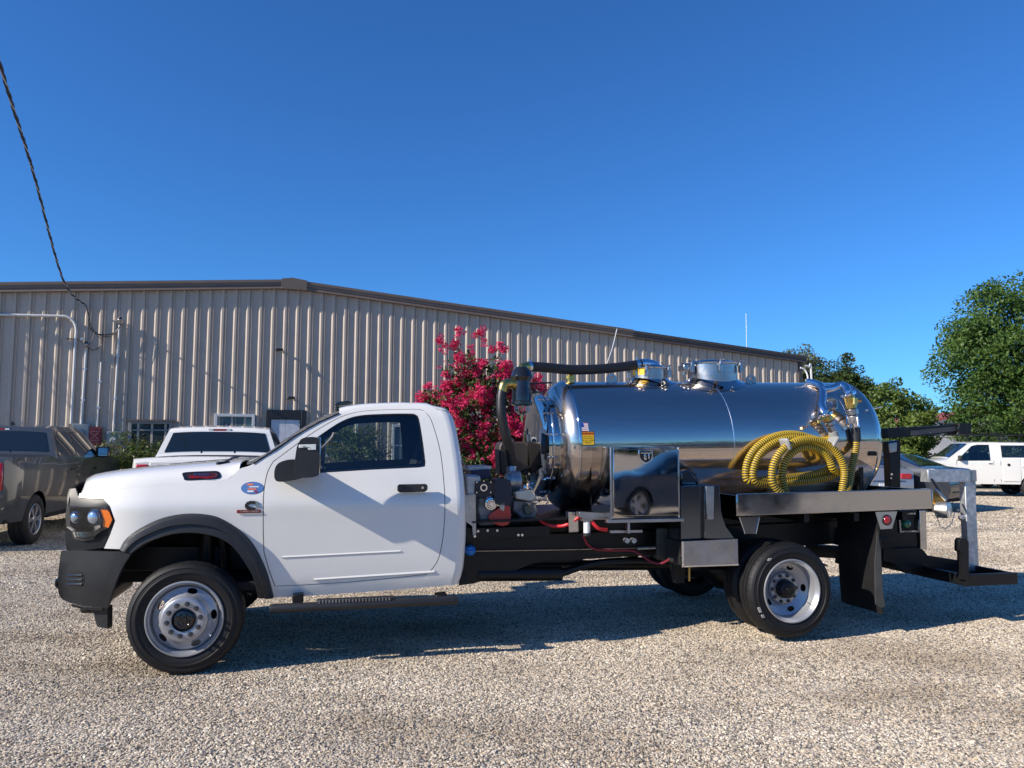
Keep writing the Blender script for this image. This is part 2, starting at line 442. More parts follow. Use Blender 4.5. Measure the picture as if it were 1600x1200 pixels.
def scatter_patch(name, quad, dens, smin, smax, seed, m):
    mb = MB(); nx, ny = 40, 24; (xa, xb, y0), (xc, xd, y1) = quad
    rows = []
    for j in range(ny + 1):
        t = j / ny; y = lerp(y0, y1, t); a = lerp(xa, xc, t); b_ = lerp(xb, xd, t)
        rows.append([(lerp(a, b_, i / nx), y, gz(lerp(a, b_, i / nx), y)) for i in range(nx + 1)])
    mb.grid(rows)
    o = obj(name, mb, m, smooth=0)
    ng = bpy.data.node_groups.new(name, 'GeometryNodeTree')
    ng.interface.new_socket('Geometry', in_out='INPUT', socket_type='NodeSocketGeometry')
    ng.interface.new_socket('Geometry', in_out='OUTPUT', socket_type='NodeSocketGeometry')
    N = ng.nodes; L = ng.links
    gi = N.new('NodeGroupInput'); go = N.new('NodeGroupOutput')
    dp = N.new('GeometryNodeDistributePointsOnFaces'); dp.inputs['Density'].default_value = dens; dp.inputs['Seed'].default_value = seed
    L.new(gi.outputs[0], dp.inputs['Mesh'])
    gti = N.new('GeometryNodeGeometryToInstance')
    for k in range(4):
        ico = N.new('GeometryNodeMeshIcoSphere'); ico.inputs['Radius'].default_value = 1; ico.inputs['Subdivisions'].default_value = 1
        sp = N.new('GeometryNodeSetPosition'); nz = N.new('ShaderNodeTexNoise'); nz.noise_dimensions = '4D'
        nz.inputs['W'].default_value = 3.7 * k + seed; nz.inputs['Scale'].default_value = 1.1
        vm = N.new('ShaderNodeVectorMath'); vm.operation = 'SUBTRACT'; vm.inputs[1].default_value = (.5, .5, .5)
        vs = N.new('ShaderNodeVectorMath'); vs.operation = 'SCALE'; vs.inputs[3].default_value = 1.9
        L.new(nz.outputs['Color'], vm.inputs[0]); L.new(vm.outputs[0], vs.inputs[0]); L.new(vs.outputs[0], sp.inputs['Offset'])
        L.new(ico.outputs[0], sp.inputs[0])
        tr = N.new('GeometryNodeTransform'); tr.inputs['Scale'].default_value = (1.3, .82 + .1 * k, .74)
        L.new(sp.outputs[0], tr.inputs[0])
        sm = N.new('GeometryNodeSetMaterial'); sm.inputs['Material'].default_value = m; L.new(tr.outputs[0], sm.inputs[0])
        L.new(sm.outputs[0], gti.inputs[0])
    ip = N.new('GeometryNodeInstanceOnPoints'); ip.inputs['Pick Instance'].default_value = True
    L.new(dp.outputs['Points'], ip.inputs['Points']); L.new(gti.outputs[0], ip.inputs['Instance'])
    rr = N.new('FunctionNodeRandomValue'); rr.data_type = 'FLOAT_VECTOR'
    rr.inputs[0].default_value = (-.5, -.5, 0); rr.inputs[1].default_value = (.5, .5, 6.283)
    rs = N.new('FunctionNodeRandomValue'); rs.data_type = 'FLOAT_VECTOR'
    rs.inputs[0].default_value = (smin, smin, smin); rs.inputs[1].default_value = (smax, smax, smax * .9)
    L.new(rr.outputs[0], ip.inputs['Rotation']); L.new(rs.outputs[0], ip.inputs['Scale'])
    L.new(ip.outputs[0], go.inputs[0])
    md = o.modifiers.new('scatter', 'NODES'); md.node_group = ng
    tag(o, None, None, kind='stuff'); return o
STM = stone_material()
g1 = scatter_patch('loose_gravel', ((-4.6, 4.6, 2.7), (-7.8, 7.8, 8.5)), 4300, .0048, .0112, 3, STM)
g1['label'] = 'small pale loose stones covering the gravel yard nearby'
g2 = scatter_patch('loose_gravel', ((-8.4, 8.4, 8.5), (-12.5, 14.5, 15.0)), 1500, .0065, .0135, 5, STM)
g3 = scatter_patch('loose_gravel', ((-12.5, 14.5, 15.0), (-15, 26, 29.0)), 400, .011, .020, 9, STM)
g3['label'] = 'small pale loose stones covering the gravel yard by the parked cars'
g2['label'] = 'small pale loose stones covering the gravel yard farther off'

# ------------------------------------------------------------------ metal building
TH = R(18)
BO = Vector((0, 22.15, 0))
BM = Matrix.Translation(BO) @ Matrix.Rotation(TH, 4, 'Z')
BMI = BM.inverted()
def wallpt(px, py, off=0.0):
    """point in the building's own axes where a line of sight meets the front wall, off metres proud of it"""
    d = ray(px, py); n = Vector((math.sin(TH), -math.cos(TH), 0)); q = BO + n * off
    t = (q - CAM).dot(n) / d.dot(n)
    return BMI @ (CAM + d * t)
RX, RZ, SL = -6.28, 6.02, .083
XL, XR = -22.7, 10.22
def roofz(x): return RZ - SL * abs(x - RX)
WALL = mat('tan_ribbed_sheet', (.52, .43, .34), .5, var=.06, vscale=1.3, dirt=.22, dcol=(.32, .27, .22), rvar=.1)
TRIM = mat('brown_metal_trim', (.17, .125, .095), .45, var=.08, vscale=3, dirt=.15)
ROOFM = mat('roof_sheet', (.36, .34, .31), .45, var=.08)
WFR = mat('white_window_frame', (.62, .64, .63), .45, dirt=.15)
BLKFR = mat('black_door_frame', (.02, .02, .023), .4)
bld = thing('metal_building', 'long tan ribbed metal building with a low gable and brown trim', 'building', BO, TH)
H = .038
prof = [(-.158, 0), (-.060, 0), (-.032, H), (.032, H), (.060, 0), (.115, 0)]
openings = []
x = XL; k = 0
PW = .948
while x < XR - .01:
    w = min(PW, XR - x); mb = MB(); pts = []
    for r in range(3):
        c = x + .158 + r * .316
        for dx, h in ((-.158, 0), (-.070, 0), (-.028, H), (.020, H), (.034, 0), (.062, 0), (.074, .035), (.083, .035), (.094, 0)):
            if c + dx <= XR: pts.append((c + dx, h))
    pts.append((min(x + w + .012, XR), 0))
    jit = random.uniform(-.0015, .0015)
    mb.grid([[(p[0], -p[1] + jit, 0.05) for p in pts], [(p[0], -p[1] + jit, roofz(p[0]) - .05) for p in pts]])
    obj('wall_panel', mb, WALL, bld, smooth=0); x += PW; k += 1
# screws rows + base
mb = MB(); mb.box((XL, .004, 0), (XR, .2, .25)); obj('base_curb', mb, mat('concrete', (.34, .33, .31), .85, var=.15), bld, smooth=0)
# rear, sides, roof
DP = 26
mb = MB()
obj('side_wall', MB().box((XL, .03, 0), (XL + .05, DP, roofz(XL) - .08)), WALL, bld, smooth=0); obj('side_wall', MB().box((XR - .05, .03, 0), (XR, DP, roofz(XR) - .08)), WALL, bld, smooth=0)
mb = MB(); mb.prism([(XL, 0), (XR, 0), (XR, roofz(XR) - .05), (RX, RZ - .05), (XL, roofz(XL) - .05)], DP, DP + .05); obj('back_wall', mb, WALL, bld, smooth=0)
mb = MB()
mb.prism([(XL - .2, roofz(XL) - .02), (RX, RZ), (XR + .12, roofz(XR + .12)), (XR + .12, roofz(XR + .12) + .035), (RX, RZ + .035), (XL - .2, roofz(XL) + .015)], -.13, DP + .1)
obj('roof', mb, ROOFM, bld, smooth=0)
# rake trim, in lengths, with a cap at the ridge
def rake(x0, x1, zo, m=TRIM, dep=.15, h=.19, bow=0):
    mb = MB(); a0, a1 = roofz(x0) + zo, roofz(x1) + zo
    secs = [(-dep, -h), (-dep + .02, -h * .55), (-dep, -h * .5), (-dep, -.035), (-dep - .02, -.02), (-dep - .02, .045), (.03, .05)]
    rows = [[(x0, y, a0 + z) for y, z in secs], [(x1, y, a1 + z) for y, z in secs]]
    mb.grid(rows); mb.grid([[(x0, -dep, a0 - h), (x0, 0, a0 - h)], [(x1, -dep, a1 - h), (x1, 0, a1 - h)]])
    return obj('rake_trim', mb, m, bld, smooth=0, solid=.003)
XJ = 3.9
for a, b_, z in ((XL - .2, -17, 0), (-17, -11.2, .003), (-11.2, RX - .25, 0), (RX + .35, -1.2, 0), (-1.2, XJ, .003)): rake(a, b_, z)
TR2 = mat('dark_brown_trim', (.075, .06, .05), .4, var=.1)
rake(XJ, XR + .13, -.02, TR2, h=.18)
mb = MB(); mb.prism([(RX - .28, roofz(RX - .28) - .20), (RX + .38, roofz(RX + .38) - .20), (RX + .38, roofz(RX + .38) + .07), (RX, RZ + .09), (RX - .28, roofz(RX - .28) + .07)], -.19, .02)
obj('ridge_cap', mb, TRIM, bld, smooth=0, bevel=.004)
mb = MB(); mb.box((XR - .10, -.06, 0), (XR + .02, .1, roofz(XR) - .2)); obj('corner_trim', mb, TR2, bld, smooth=0)

def window(x0, x1, z0, z1, fm, gm, mull=None, hood=False, fw=.07, deep=.09, blind=None):
    f = MB()
    for a, b_ in (((x0, z0), (x0 + fw, z1)), ((x1 - fw, z0), (x1, z1)), ((x0 + fw, z1 - fw), (x1 - fw, z1)), ((x0 + fw, z0), (x1 - fw, z0 + fw))):
        f.box((a[0], -deep, a[1]), (b_[0], -.001, b_[1]))
    w = obj('window', MB().box((x0 + fw, -.035, z0 + fw), (x1 - fw, -.030, z1 - fw)), gm, bld, smooth=0)
    obj('frame', f, fm, w, bevel=.006)
    if mull:
        q = MB()
        for mz in mull: q.box((x0 + fw, -.06, mz - .018), (x1 - fw, -.036, mz + .018))
        obj('glazing_bar', q, fm, w, smooth=0)
    if hood: obj('head_flashing', MB().box((x0 - .06, -.14, z1), (x1 + .06, .0, z1 + .035)), TRIM, w, smooth=0)
    if blind: obj('blind', blind, mat('white_blind', (.6, .61, .62), .7), w, smooth=0)
    return w
WGL = mat('window_glass_building', (.03, .045, .05), .03, coat=.4, wave=.003)
WGT = mat('teal_window_glass', (.10, .16, .17), .03, coat=.6, wave=.004)
GRYFR = mat('grey_window_frame', (.26, .26, .25), .5)
window(-10.12, -9.12, 1.15, 2.21, GRYFR, WGL, [1.98], True)
window(-8.12, -7.13, 1.25, 2.42, WFR, WGT)
window(-5.35, -4.45, 1.3, 2.42, WFR, WGT)
a = wallpt(612, 665); b_ = wallpt(648, 665)
window(a.x, a.x + .95, 1.0, 2.2, WFR, WGT, [1.62])
# black framed door with a white sheet in its glass
x0, x1, z1 = -6.86, -5.84, 2.55
dr = obj('door', MB().box((x0 + .09, -.05, .02), (x1 - .09, -.02, z1 - .1)), mat('door_glass', (.02, .025, .03), .06), bld, smooth=0)
f = MB(); f.box((x0, -.11, 0), (x0 + .12, 0, z1)); f.box((x1 - .12, -.11, 0), (x1, 0, z1)); f.box((x0 + .12, -.11, z1 - .24), (x1 - .12, 0, z1))
obj('frame', f, BLKFR, dr, bevel=.006)
f = MB(); f.box((x0 + .14, -.072, 1.55), (-6.36, -.066, 2.29)); f.box((-6.355, -.071, 1.55), (x1 - .15, -.065, 2.29))
obj('paper_sheet', f, mat('paper', (.62, .63, .66), .8, var=.12, vscale=9), dr, smooth=0)
obj('handle', MB().cyl((x0 + .16, -.13, .95), (x0 + .16, -.13, 1.3), .014), STEEL, dr)
# gutter downspout at far corner (white curved pipe)
p0 = wallpt(1252, 572); mb = MB()
mb.tube(smooth3([(p0.x + .05, -.1, p0.z), (p0.x + .2, -.12, p0.z - .03), (p0.x + .3, -.12, p0.z - .3), (p0.x + .32, -.12, .3)]), .035, 8)
obj('downspout', mb, WFR, bld)

# things fixed to the wall -------------------------------------------------
WP = mat('white_conduit', (.66, .65, .62), .5, dirt=.1)
def wthing(name, label, cat, group=None):
    o = thing(name, label, cat, BO, TH, group); return o
def conduit(path_px, label, r=.03, off=.075, n=5, name='conduit'):
    pts = [wallpt(px, py, off) for px, py in path_px]
    mb = MB().tube(smooth3(pts, n) if len(pts) > 2 else pts, r, 8)
    t = wthing(name, label, 'conduit')
    obj('pipe', mb, WP, t)
    L = [(a, b) for a, b in zip(pts, pts[1:]) if (a - b).length > 1.2]
    for a, b in L:
        for u in (.3, .7):
            p = a.lerp(b, u); obj('strap', MB().box((p.x - .05, -.1, p.z - .02), (p.x + .05, -.035, p.z + .02)), GALV, t, smooth=0)
    return t
def straight(a, b, k=4): return [(lerp(a[0], b[0], i / k), lerp(a[1], b[1], i / k)) for i in range(k + 1)]
conduit(straight((-60, 490), (96, 494), 4) + [(104, 495), (112, 499), (117, 506), (119, 516)] + straight((118, 530), (111, 662), 4), 'long white conduit that bends down the wall at left', .033, .08, 3)
conduit([(135, 540), (127, 662)], 'short white service conduit rising from the grey meter box beside the red box')
conduit([(158, 566), (152, 668)], 'thin white conduit rising from the red box', .02)
conduit([(187, 505), (177, 674)], 'tall white conduit rising from the right hand meter box', .028)
def head(px, py, label):
    p = wallpt(px, py, .12); t = wthing('weather_head', label, 'fitting')
    obj('cap', MB().cyl((p.x, -.075, p.z - .06), (p.x, -.17, p.z + .03), .065, .055, 12), ALU, t, bevel=.01)
    obj('wire_plate', MB().cyl((p.x, -.17, p.z + .03), (p.x, -.19, p.z + .02), .045, .03, 12), BLKPL, t)
head(135, 538, 'round conduit head lower on the wall at left')
head(188, 500, 'dark conduit head where the overhead cable lands')
def ebox(px0, py0, px1, py1, col, label, cat, round_=True, name='electric_meter'):
    a = wallpt(px0, py0, .1); b = wallpt(px1, py1, .1)
    t = wthing(name, label, cat)
    obj('box', MB().box((a.x, -.16, b.z), (b.x, -.03, a.z)), col, t, bevel=.008)
    obj('lid', MB().box((a.x + .02, -.172, b.z + .03), (b.x - .02, -.161, a.z - .03)), col, t, bevel=.004)
    cx, cz = (a.x + b.x) / 2, a.z - .22
    if round_:
        M = Matrix.Translation((cx, -.17, cz))
        obj('dial', MB().lathe([(.0, -.085), (.06, -.082), (.085, -.06), (.09, -.0), (.0, .0)], M, 20), CLEAR2, t)
        obj('dial_face', MB().lathe([(.0, -.03), (.07, -.03), (.07, 0), (0, 0)], M, 20), WLAB, t)
    return t, cx, cz, a, b
CLEAR2 = mat('meter_glass', (.25, .27, .28), .08, coat=.8)
GRYB = mat('grey_meter_enclosure', (.28, .31, .31), .5, dirt=.2)
REDB = mat('red_enclosure', (.25, .03, .03), .5, dirt=.25)
ebox(114, 662, 139, 694, GRYB, 'large grey meter box with a round dial left of the red box', 'meter')
t, cx, cz, a, b = ebox(140, 667, 158, 696, REDB, 'dark red electrical box between two grey meter boxes', 'electrical box', False, 'electrical_box')
q = MB()
for s in (-1, 1):
    q.tube([(cx - .09 * s, -.175, cz + .08), (cx + .09 * s, -.175, cz - .08)], .012, 6)
q.box((cx - .1, -.18, cz - .12), (cx + .1, -.173, cz - .1)); q.box((cx - .1, -.18, cz + .1), (cx + .1, -.173, cz + .12))
obj('sign', q, mat('pale_red_print', (.5, .18, .17), .5), t)
ebox(168, 674, 190, 697, GRYB, 'small grey meter box right of the red box behind the shrub', 'meter')
def seccam(px, py, label):
    p = wallpt(px, py, .1); t = wthing('security_camera', label, 'security camera')
    obj('mount', MB().cyl((p.x, -.03, p.z), (p.x, -.12, p.z + .02), .035, .03, 12), WFR, t)
    obj('body', MB().cyl((p.x + .06, -.13, p.z + .01), (p.x - .11, -.2, p.z - .01), .04, .045, 14), BLKGL, t, bevel=.006)
seccam(438, 547, 'black security camera high on the wall below the ridge')
seccam(456, 622, 'lower security camera right above the black door')
# light fitting arm near conduit
p = wallpt(128, 530, .1); t = wthing('light_bracket', 'short bracket arm on the wall by the long conduit', 'bracket')
obj('arm', MB().tube([(p.x - .35, -.06, p.z), (p.x, -.1, p.z)], .015, 6), TRIM, t); obj('end_cap', MB().cyl((p.x, -.14, p.z), (p.x, -.06, p.z), .035), WFR, t)

# drip loop of the overhead cable on the wall, plus a loose wire on the roof and the distant aerial
WIRE = mat('black_cable', (.02, .02, .022), .5)
def wpts(pp, off): return [BM @ wallpt(x_, y_, off) for x_, y_ in pp]
t = thing('service_wires', 'black wires looping along the wall between two conduit heads', 'wires')
obj('wire_loop', MB().tube(smooth3(wpts([(134, 477), (138, 492), (139, 508), (147, 520), (162, 523), (176, 521), (186, 512), (189, 503)], .14)), .016, 6), WIRE, t)
obj('wire_loop', MB().tube(smooth3(wpts([(135, 478), (140, 500), (144, 513), (156, 524), (170, 526), (182, 518), (190, 504)], .18)), .012, 6), WIRE, t)
obj('wire_loop', MB().tube(smooth3(wpts([(148, 519), (142, 534), (136, 541), (146, 547), (158, 540), (160, 532), (152, 524)], .16)), .009, 6), WIRE, t)
t = thing('guy_wire', 'thin pale wire slanting down from the roof edge above the tank', 'wire')
pa, pb = BM @ wallpt(964, 514, .3), BM @ wallpt(944, 580, .9)
obj('wire', MB().tube(smooth3([pa, pa.lerp(pb, .5) + Vector((.04, 0, .02)), pb]), .014, 6), WFR, t)
pb2 = at_depth(1167, 555, 31)
tag(obj('aerial', MB().tube([(pb2.x, 31, 3.5), (pb2.x, 31, at_depth(1167, 490, 31).z)], .012, 5), GALV), 'thin aerial mast rising far behind the building roof', 'aerial')

# ------------------------------------------------------------------ utility poles and overhead cable
WOOD = mat('weathered_pole_wood', (.16, .12, .09), .85, var=.25, vscale=5, bump=.003, bscale=30)
end = BM @ wallpt(134, 477, .1)
dirn = at_depth(0, 100, 8.6)
P1 = end; P2 = dirn; mid = at_depth(50, 262, 11.4); mid2 = at_depth(100, 440, 15.6)
dv = (P2 - mid).normalized()
PEND = P2 + dv * 13 + Vector((0, 0, 1.2))
path = smooth3([PEND, P2 + dv * 6 + Vector((0, 0, .25)), P2, mid, mid2, P1], 30)
cab = thing('overhead_cable', 'twisted black service cable hanging from the upper left to the wall', 'cable')
for ph, r_, m_ in ((0, .013, WIRE), (2.1, .013, WIRE), (4.2, .009, GALV)):
    pts = []
    s = 0
    for i, p_ in enumerate(path):
        if i: s += (path[i] - path[i - 1]).length
        tv = (path[min(i + 1, len(path) - 1)] - path[max(i - 1, 0)]).normalized()
        a_ = tv.orthogonal().normalized(); b2 = tv.cross(Vector((0, 0, 1))).normalized(); a_ = tv.cross(b2)
        an = s * 9 + ph
        pts.append(p_ + (a_ * math.cos(an) + b2 * math.sin(an)) * .013)
    obj('strand', MB().tube(pts, r_, 6), m_, cab)
def pole(x, y, h, label, arm=True, r=.15):
    t = thing('utility_pole', label, 'utility pole', (x, y, 0))
    obj('shaft', MB().cyl((0, 0, -.3), (0, 0, h), r, r * .7, 14), WOOD, t)
    if arm: obj('crossarm', MB().box((-1.1, -.06, h - .7), (1.1, .06, h - .58)), WOOD, t, smooth=0)
    return t
pole(PEND.x, PEND.y, PEND.z + .4, 'wooden utility pole behind the viewer that carries the overhead cable')
tp = pole(-17.1, 15.7, 8.2, 'wooden utility pole left of the yard beside the building', True, .13)
q = MB()
for k in range(3): q.tube(smooth3([(-.2 + .2 * k, 0, 7.4), (.5 + .3 * k, -.1, 6.1 - .4 * k), (1.5, 0, 6.6 - .5 * k), (1.6, .1, 5.5), (.1, .1, 4.4 + .3 * k)]), .016, 5)
obj('wire_bundle', q, WIRE, tp)

# ------------------------------------------------------------------ vegetation
def leafmat(name, c1, c2, trans=.35, rough=.5):
    m = bpy.data.materials.new(name); m.use_nodes = True; MATS[name] = m
    nt = m.node_tree; N = nt.nodes; L = nt.links; b = N['Principled BSDF']; out = N['Material Output']
    b.inputs['Roughness'].default_value = rough; b.inputs['Specular IOR Level'].default_value = .35
    tc = N.new('ShaderNodeTexCoord'); n = N.new('ShaderNodeTexNoise'); n.inputs['Scale'].default_value = 2.2; n.inputs['Detail'].default_value = 6
    L.new(tc.outputs['Object'], n.inputs['Vector'])
    cr = N.new('ShaderNodeValToRGB'); e = cr.color_ramp.elements; e[0].position = .35; e[0].color = (*c1, 1); e[1].position = .65; e[1].color = (*c2, 1)
    L.new(n.outputs[0], cr.inputs[0]); L.new(cr.outputs[0], b.inputs['Base Color'])
    tr = N.new('ShaderNodeBsdfTranslucent'); L.new(cr.outputs[0], tr.inputs[0])
    mx = N.new('ShaderNodeMixShader'); mx.inputs[0].default_value = trans
    L.new(b.outputs[0], mx.inputs[1]); L.new(tr.outputs[0], mx.inputs[2]); L.new(mx.outputs[0], out.inputs[0])
    return m
BARK = mat('bark', (.13, .10, .08), .9, var=.3, vscale=8, bump=.006, bscale=25)
BARKP = mat('pale_bark', (.30, .24, .19), .8, var=.2, vscale=8)
def rsph(rg):
    while True:
        v = Vector((rg.uniform(-1, 1), rg.uniform(-1, 1), rg.uniform(-1, 1)))
        if .01 < v.length <= 1: return v
def leaves(mb, centers, n, size, spread, rg, up=.25, asp=.5, mi=0, fold=False):
    for c, cr, out in centers:
        for _ in range(n):
            d = rsph(rg); d = d * (d.length ** -.35); p = Vector((c.x + d.x * cr * spread, c.y + d.y * cr * spread, c.z + d.z * cr * spread * .7))
            nn = (out * .5 + rsph(rg) + Vector((0, 0, up))).normalized()
            a = nn.orthogonal().normalized(); an = rg.uniform(0, 6.28); b = nn.cross(a)
            a, b = a * math.cos(an) + b * math.sin(an), b * math.cos(an) - a * math.sin(an)
            s = size * rg.uniform(.6, 1.25)
            o = len(mb.v)
            mb.v += [tuple(p - a * s), tuple(p - b * s * asp), tuple(p + a * s), tuple(p + b * s * asp)]
            mb.f.append((o, o + 1, o + 2, o + 3)); mb.m.append(mi)
def tree(name, label, loc, ells, nclump, nleaf, size, lm, trunk_h, tr=.18, seed=1, crad=.55, bark=BARK, cat='tree', shell=.55, stems=1, asp=.5):
    rg = random.Random(seed); t = thing(name, label, cat, loc)
    cl = []; tot = sum(e[3] * e[4] * e[5] for e in ells)
    for (ex, ey, ez, rx, ry, rz) in ells:
        k = max(3, int(nclump * (rx * ry * rz) / tot)) if len(ells) > 1 else nclump
        for _ in range(k):
            d = rsph(rg); l = d.length; d = d / l * max(l, shell * rg.uniform(.75, 1.15))
            cl.append((Vector((ex + d.x * rx, ey + d.y * ry, ez + d.z * rz)), crad * rg.uniform(.6, 1.25), d.normalized()))
    mb = MB(); leaves(mb, cl, nleaf, size, 1.0, rg, asp=asp)
    obj('crown', mb, lm, t, smooth=0)
    w = MB(); zs = max(e[2] for e in ells)
    bases = [Vector((rg.uniform(-.2, .2), rg.uniform(-.2, .2), -.1)) if stems > 1 else Vector((0, 0, -.2)) for _ in range(stems)]
    for i, bs in enumerate(bases):
        top = Vector((ells[0][0] + rg.uniform(-.4, .4) * (stems > 1) * 2, ells[0][1], trunk_h))
        w.tube(smooth3([bs, bs.lerp(top, .35) + Vector((rg.uniform(-.1, .1), rg.uniform(-.1, .1), 0)), top]), [tr * (1 - .5 * j / 12) for j in range(13)], 9)
        for c, _, _ in rg.sample(cl, min(len(cl), 26 // stems + 4)):
            m1 = top.lerp(c, .45) + Vector((rg.uniform(-.2, .2), rg.uniform(-.2, .2), rg.uniform(0, .3)))
            w.tube(smooth3([bs.lerp(top, rg.uniform(.7, 1)), m1, c], 4), [tr * .4 * (1 - .85 * j / 8) for j in range(9)], 5)
    obj('trunk', w, bark, t, smooth=50)
    return t, cl
G1 = leafmat('oak_leaf', (.045, .105, .022), (.13, .21, .042), .4)
G2 = leafmat('dark_needle', (.035, .060, .014), (.075, .11, .024), .25)
G3 = leafmat('olive_leaf', (.11, .13, .06), (.19, .20, .10))
G4 = leafmat('bright_leaf', (.08, .13, .025), (.17, .23, .045))
G5 = leafmat('shrub_leaf', (.05, .085, .015), (.12, .165, .03), .3, .35)
G6 = leafmat('shrub_tip_leaf', (.10, .12, .03), (.16, .15, .04), .3, .4)
# crape myrtle
MY = at_depth(742, 700, 16.6)
t, cl = tree('crape_myrtle', 'crape myrtle in full pink red blossom between cab and tank', (MY.x, 16.6, 0),
             [(0, 0, 2.0, 1.35, 1.0, 1.25), (.1, 0, 3.1, .75, .7, .75), (-.75, .0, 2.35, .55, .6, .55), (.75, 0, 2.2, .6, .6, .7), (.3, -.1, 1.2, 1.3, .9, .9), (0, -.1, .75, 1.25, .8, .6), (1.05, .1, 1.75, .6, .6, .9), (1.25, .1, 2.4, .4, .5, .85)],
             320, 66, .05, G2, 1.5, .06, 11, .26, BARKP, 'flowering tree', .5, 4)
PINK = leafmat('pink_blossom', (.55, .014, .09), (.84, .06, .19), .25, .6)
rg = random.Random(5); variants = []
for k in range(4):
    mb = MB(); leaves(mb, [(Vector((rg.uniform(-.06, .06), rg.uniform(-.06, .06), rg.uniform(-.09, .1))), .075, Vector((0, 0, 1))) for _ in range(7)], 26, .019, 1.0, rg, asp=.9)
    me = obj('blossom', mb, PINK, smooth=0); variants.append(me.data); bpy.data.objects.remove(me)
spots = []
for _ in range(4000):
    c, r_, o_ = rg.choice(cl)
    p = c + o_ * .16 + rsph(rg) * .18
    if p.y > .45: continue
    # thinner low down, as the bush shows
    if p.z < 1.6 and rg.random() < .78: continue
    if p.z < 2.1 and rg.random() < .25: continue
    if all((p - q).length > .085 for q in spots): spots.append(p)
    if len(spots) >= 292: break
for (px, py) in ((718, 517), (742, 523), (753, 521), (689, 533), (694, 545), (780, 540), (788, 548), (711, 538), (736, 545), (757, 536), (770, 547)):
    q = at_depth(px, py, 16.55); spots[rg.randrange(len(spots))] = Vector((q.x - MY.x, -.05, q.z))
for p in spots:
    o = bpy.data.objects.new('blossom', rg.choice(variants)); link(o, t); o.location = p
    o.rotation_euler = (rg.uniform(-.5, .5), rg.uniform(-.5, .5), rg.uniform(0, 6.28)); s = rg.uniform(.75, 1.35); o.scale = (s, s, s)

mb = MB(); rg = random.Random(8)
cs = []
for _ in range(2600):
    c, r_, o_ = rg.choice(cl); p = c + o_ * .12 + rsph(rg) * .26
    if p.y > .6 or (p.z < 1.5 and rg.random() < .7): continue
    cs.append((p, .045, o_))
leaves(mb, cs, 9, .017, 1.0, rg, asp=.9)
obj('small_blossoms', mb, PINK, t, smooth=0)['kind'] = 'stuff'

def shrub(name, label, px, Y, w, z, seed, n=90):
    p = at_depth(px, 700, Y)
    t, cl = tree(name, label, (p.x, Y, 0), [(0, 0, z * .55, w / 2, .6, z * .45), (-w * .2, 0, z * .75, w * .3, .5, z * .22), (w * .22, .1, z * .72, w * .28, .5, z * .22)],
                 n, 62, .048, G5, z * .5, .03, seed, .25, BARKP, 'shrub', .6, 5, .32)
    mb = MB(); rg = random.Random(seed); leaves(mb, [(c + o_ * .08 + Vector((0, 0, .06)), r_, o_) for c, r_, o_ in cl if c.z > z * .45], 16, .045, 1.0, rg, asp=.3)
    obj('leaf_tips', mb, G6, t, smooth=0)
shrub('shrub', 'rounded green shrub in front of the meter boxes at left', 222, 17.4, 1.65, 1.85, 21)
shrub('shrub', 'leafy green shrub by the wall seen through the cab window', 556, 18.3, 1.5, 2.15, 22)
# trees on the right
def tr_at(px, Y): return (at_depth(px, 700, Y).x, Y, 0)
tree('spreading_tree', 'large spreading green tree at the right edge of the yard', tr_at(1612, 33),
     [(0, 0, 6.6, 3.2, 3.0, 2.5), (-1.9, 0, 5.4, 2.2, 2.1, 1.8), (.5, 0, 3.6, 3.2, 2.6, 1.7), (-2.0, -.3, 2.6, 1.7, 1.7, 1.3), (-2.9, 0, 4.3, 1.2, 1.2, .7), (3, 0, 5, 3, 3, 2.6)],
     640, 120, .085, G1, 3.6, .32, 31, .72)
tree('bushy_tree', 'loose light green tree right behind the tank end', tr_at(1412, 34),
     [(0, 0, 2.6, 1.5, 1.5, 1.6), (-.55, 0, 4.1, .65, .7, 1.0), (.7, 0, 2.9, .9, .9, .8), (0, 0, 1.2, 1.6, 1.5, 1.0)], 190, 80, .09, G4, 2.4, .12, 32, .42, shell=.35)
tree('juniper_tree', 'dense dark evergreen tree above the rear of the tank', tr_at(1335, 40),
     [(0, 0, 3.6, 1.35, 1.6, 2.1), (-.9, 0, 4.7, 1.0, 1.1, 1.45), (-.2, 0, 5.3, .75, .8, 1.2), (.9, 0, 3.6, 1.1, 1.2, 1.5), (0, 0, 1.4, 1.9, 1.6, 1.2)], 330, 110, .075, G2, 3.4, .2, 33, .4)
tree('airy_tree', 'pale olive tree behind the corner of the building', tr_at(1266, 46),
     [(0, 0, 5.4, 1.3, 1.4, 1.9), (-.5, 0, 6.8, .8, .7, 1.1), (.6, 0, 4.2, 1.2, 1.2, 1.5), (-.4, 0, 3.6, 1.4, 1.4, 1.5)], 230, 90, .10, G3, 4.2, .14, 34, .5, shell=.2)
for px, Y, w, z, sd, lb in ((1375, 41, 1.2, 2.0, 41, 'low dark bush behind the fence just right of the tank'),
                            (1535, 41, 1.7, 2.9, 43, 'bush behind the fence left of the ladder rack'),
                            (1600, 40, 2.1, 3.4, 44, 'tall bush behind the ladder rack at the right edge')):
    tree('hedge_bush', lb, tr_at(px, Y), [(0, 0, z * .5, w, .9, z * .5)], 110, 62, .085, G2 if sd % 2 else G1, z * .5, .06, sd, .42, cat='bush', stems=2)
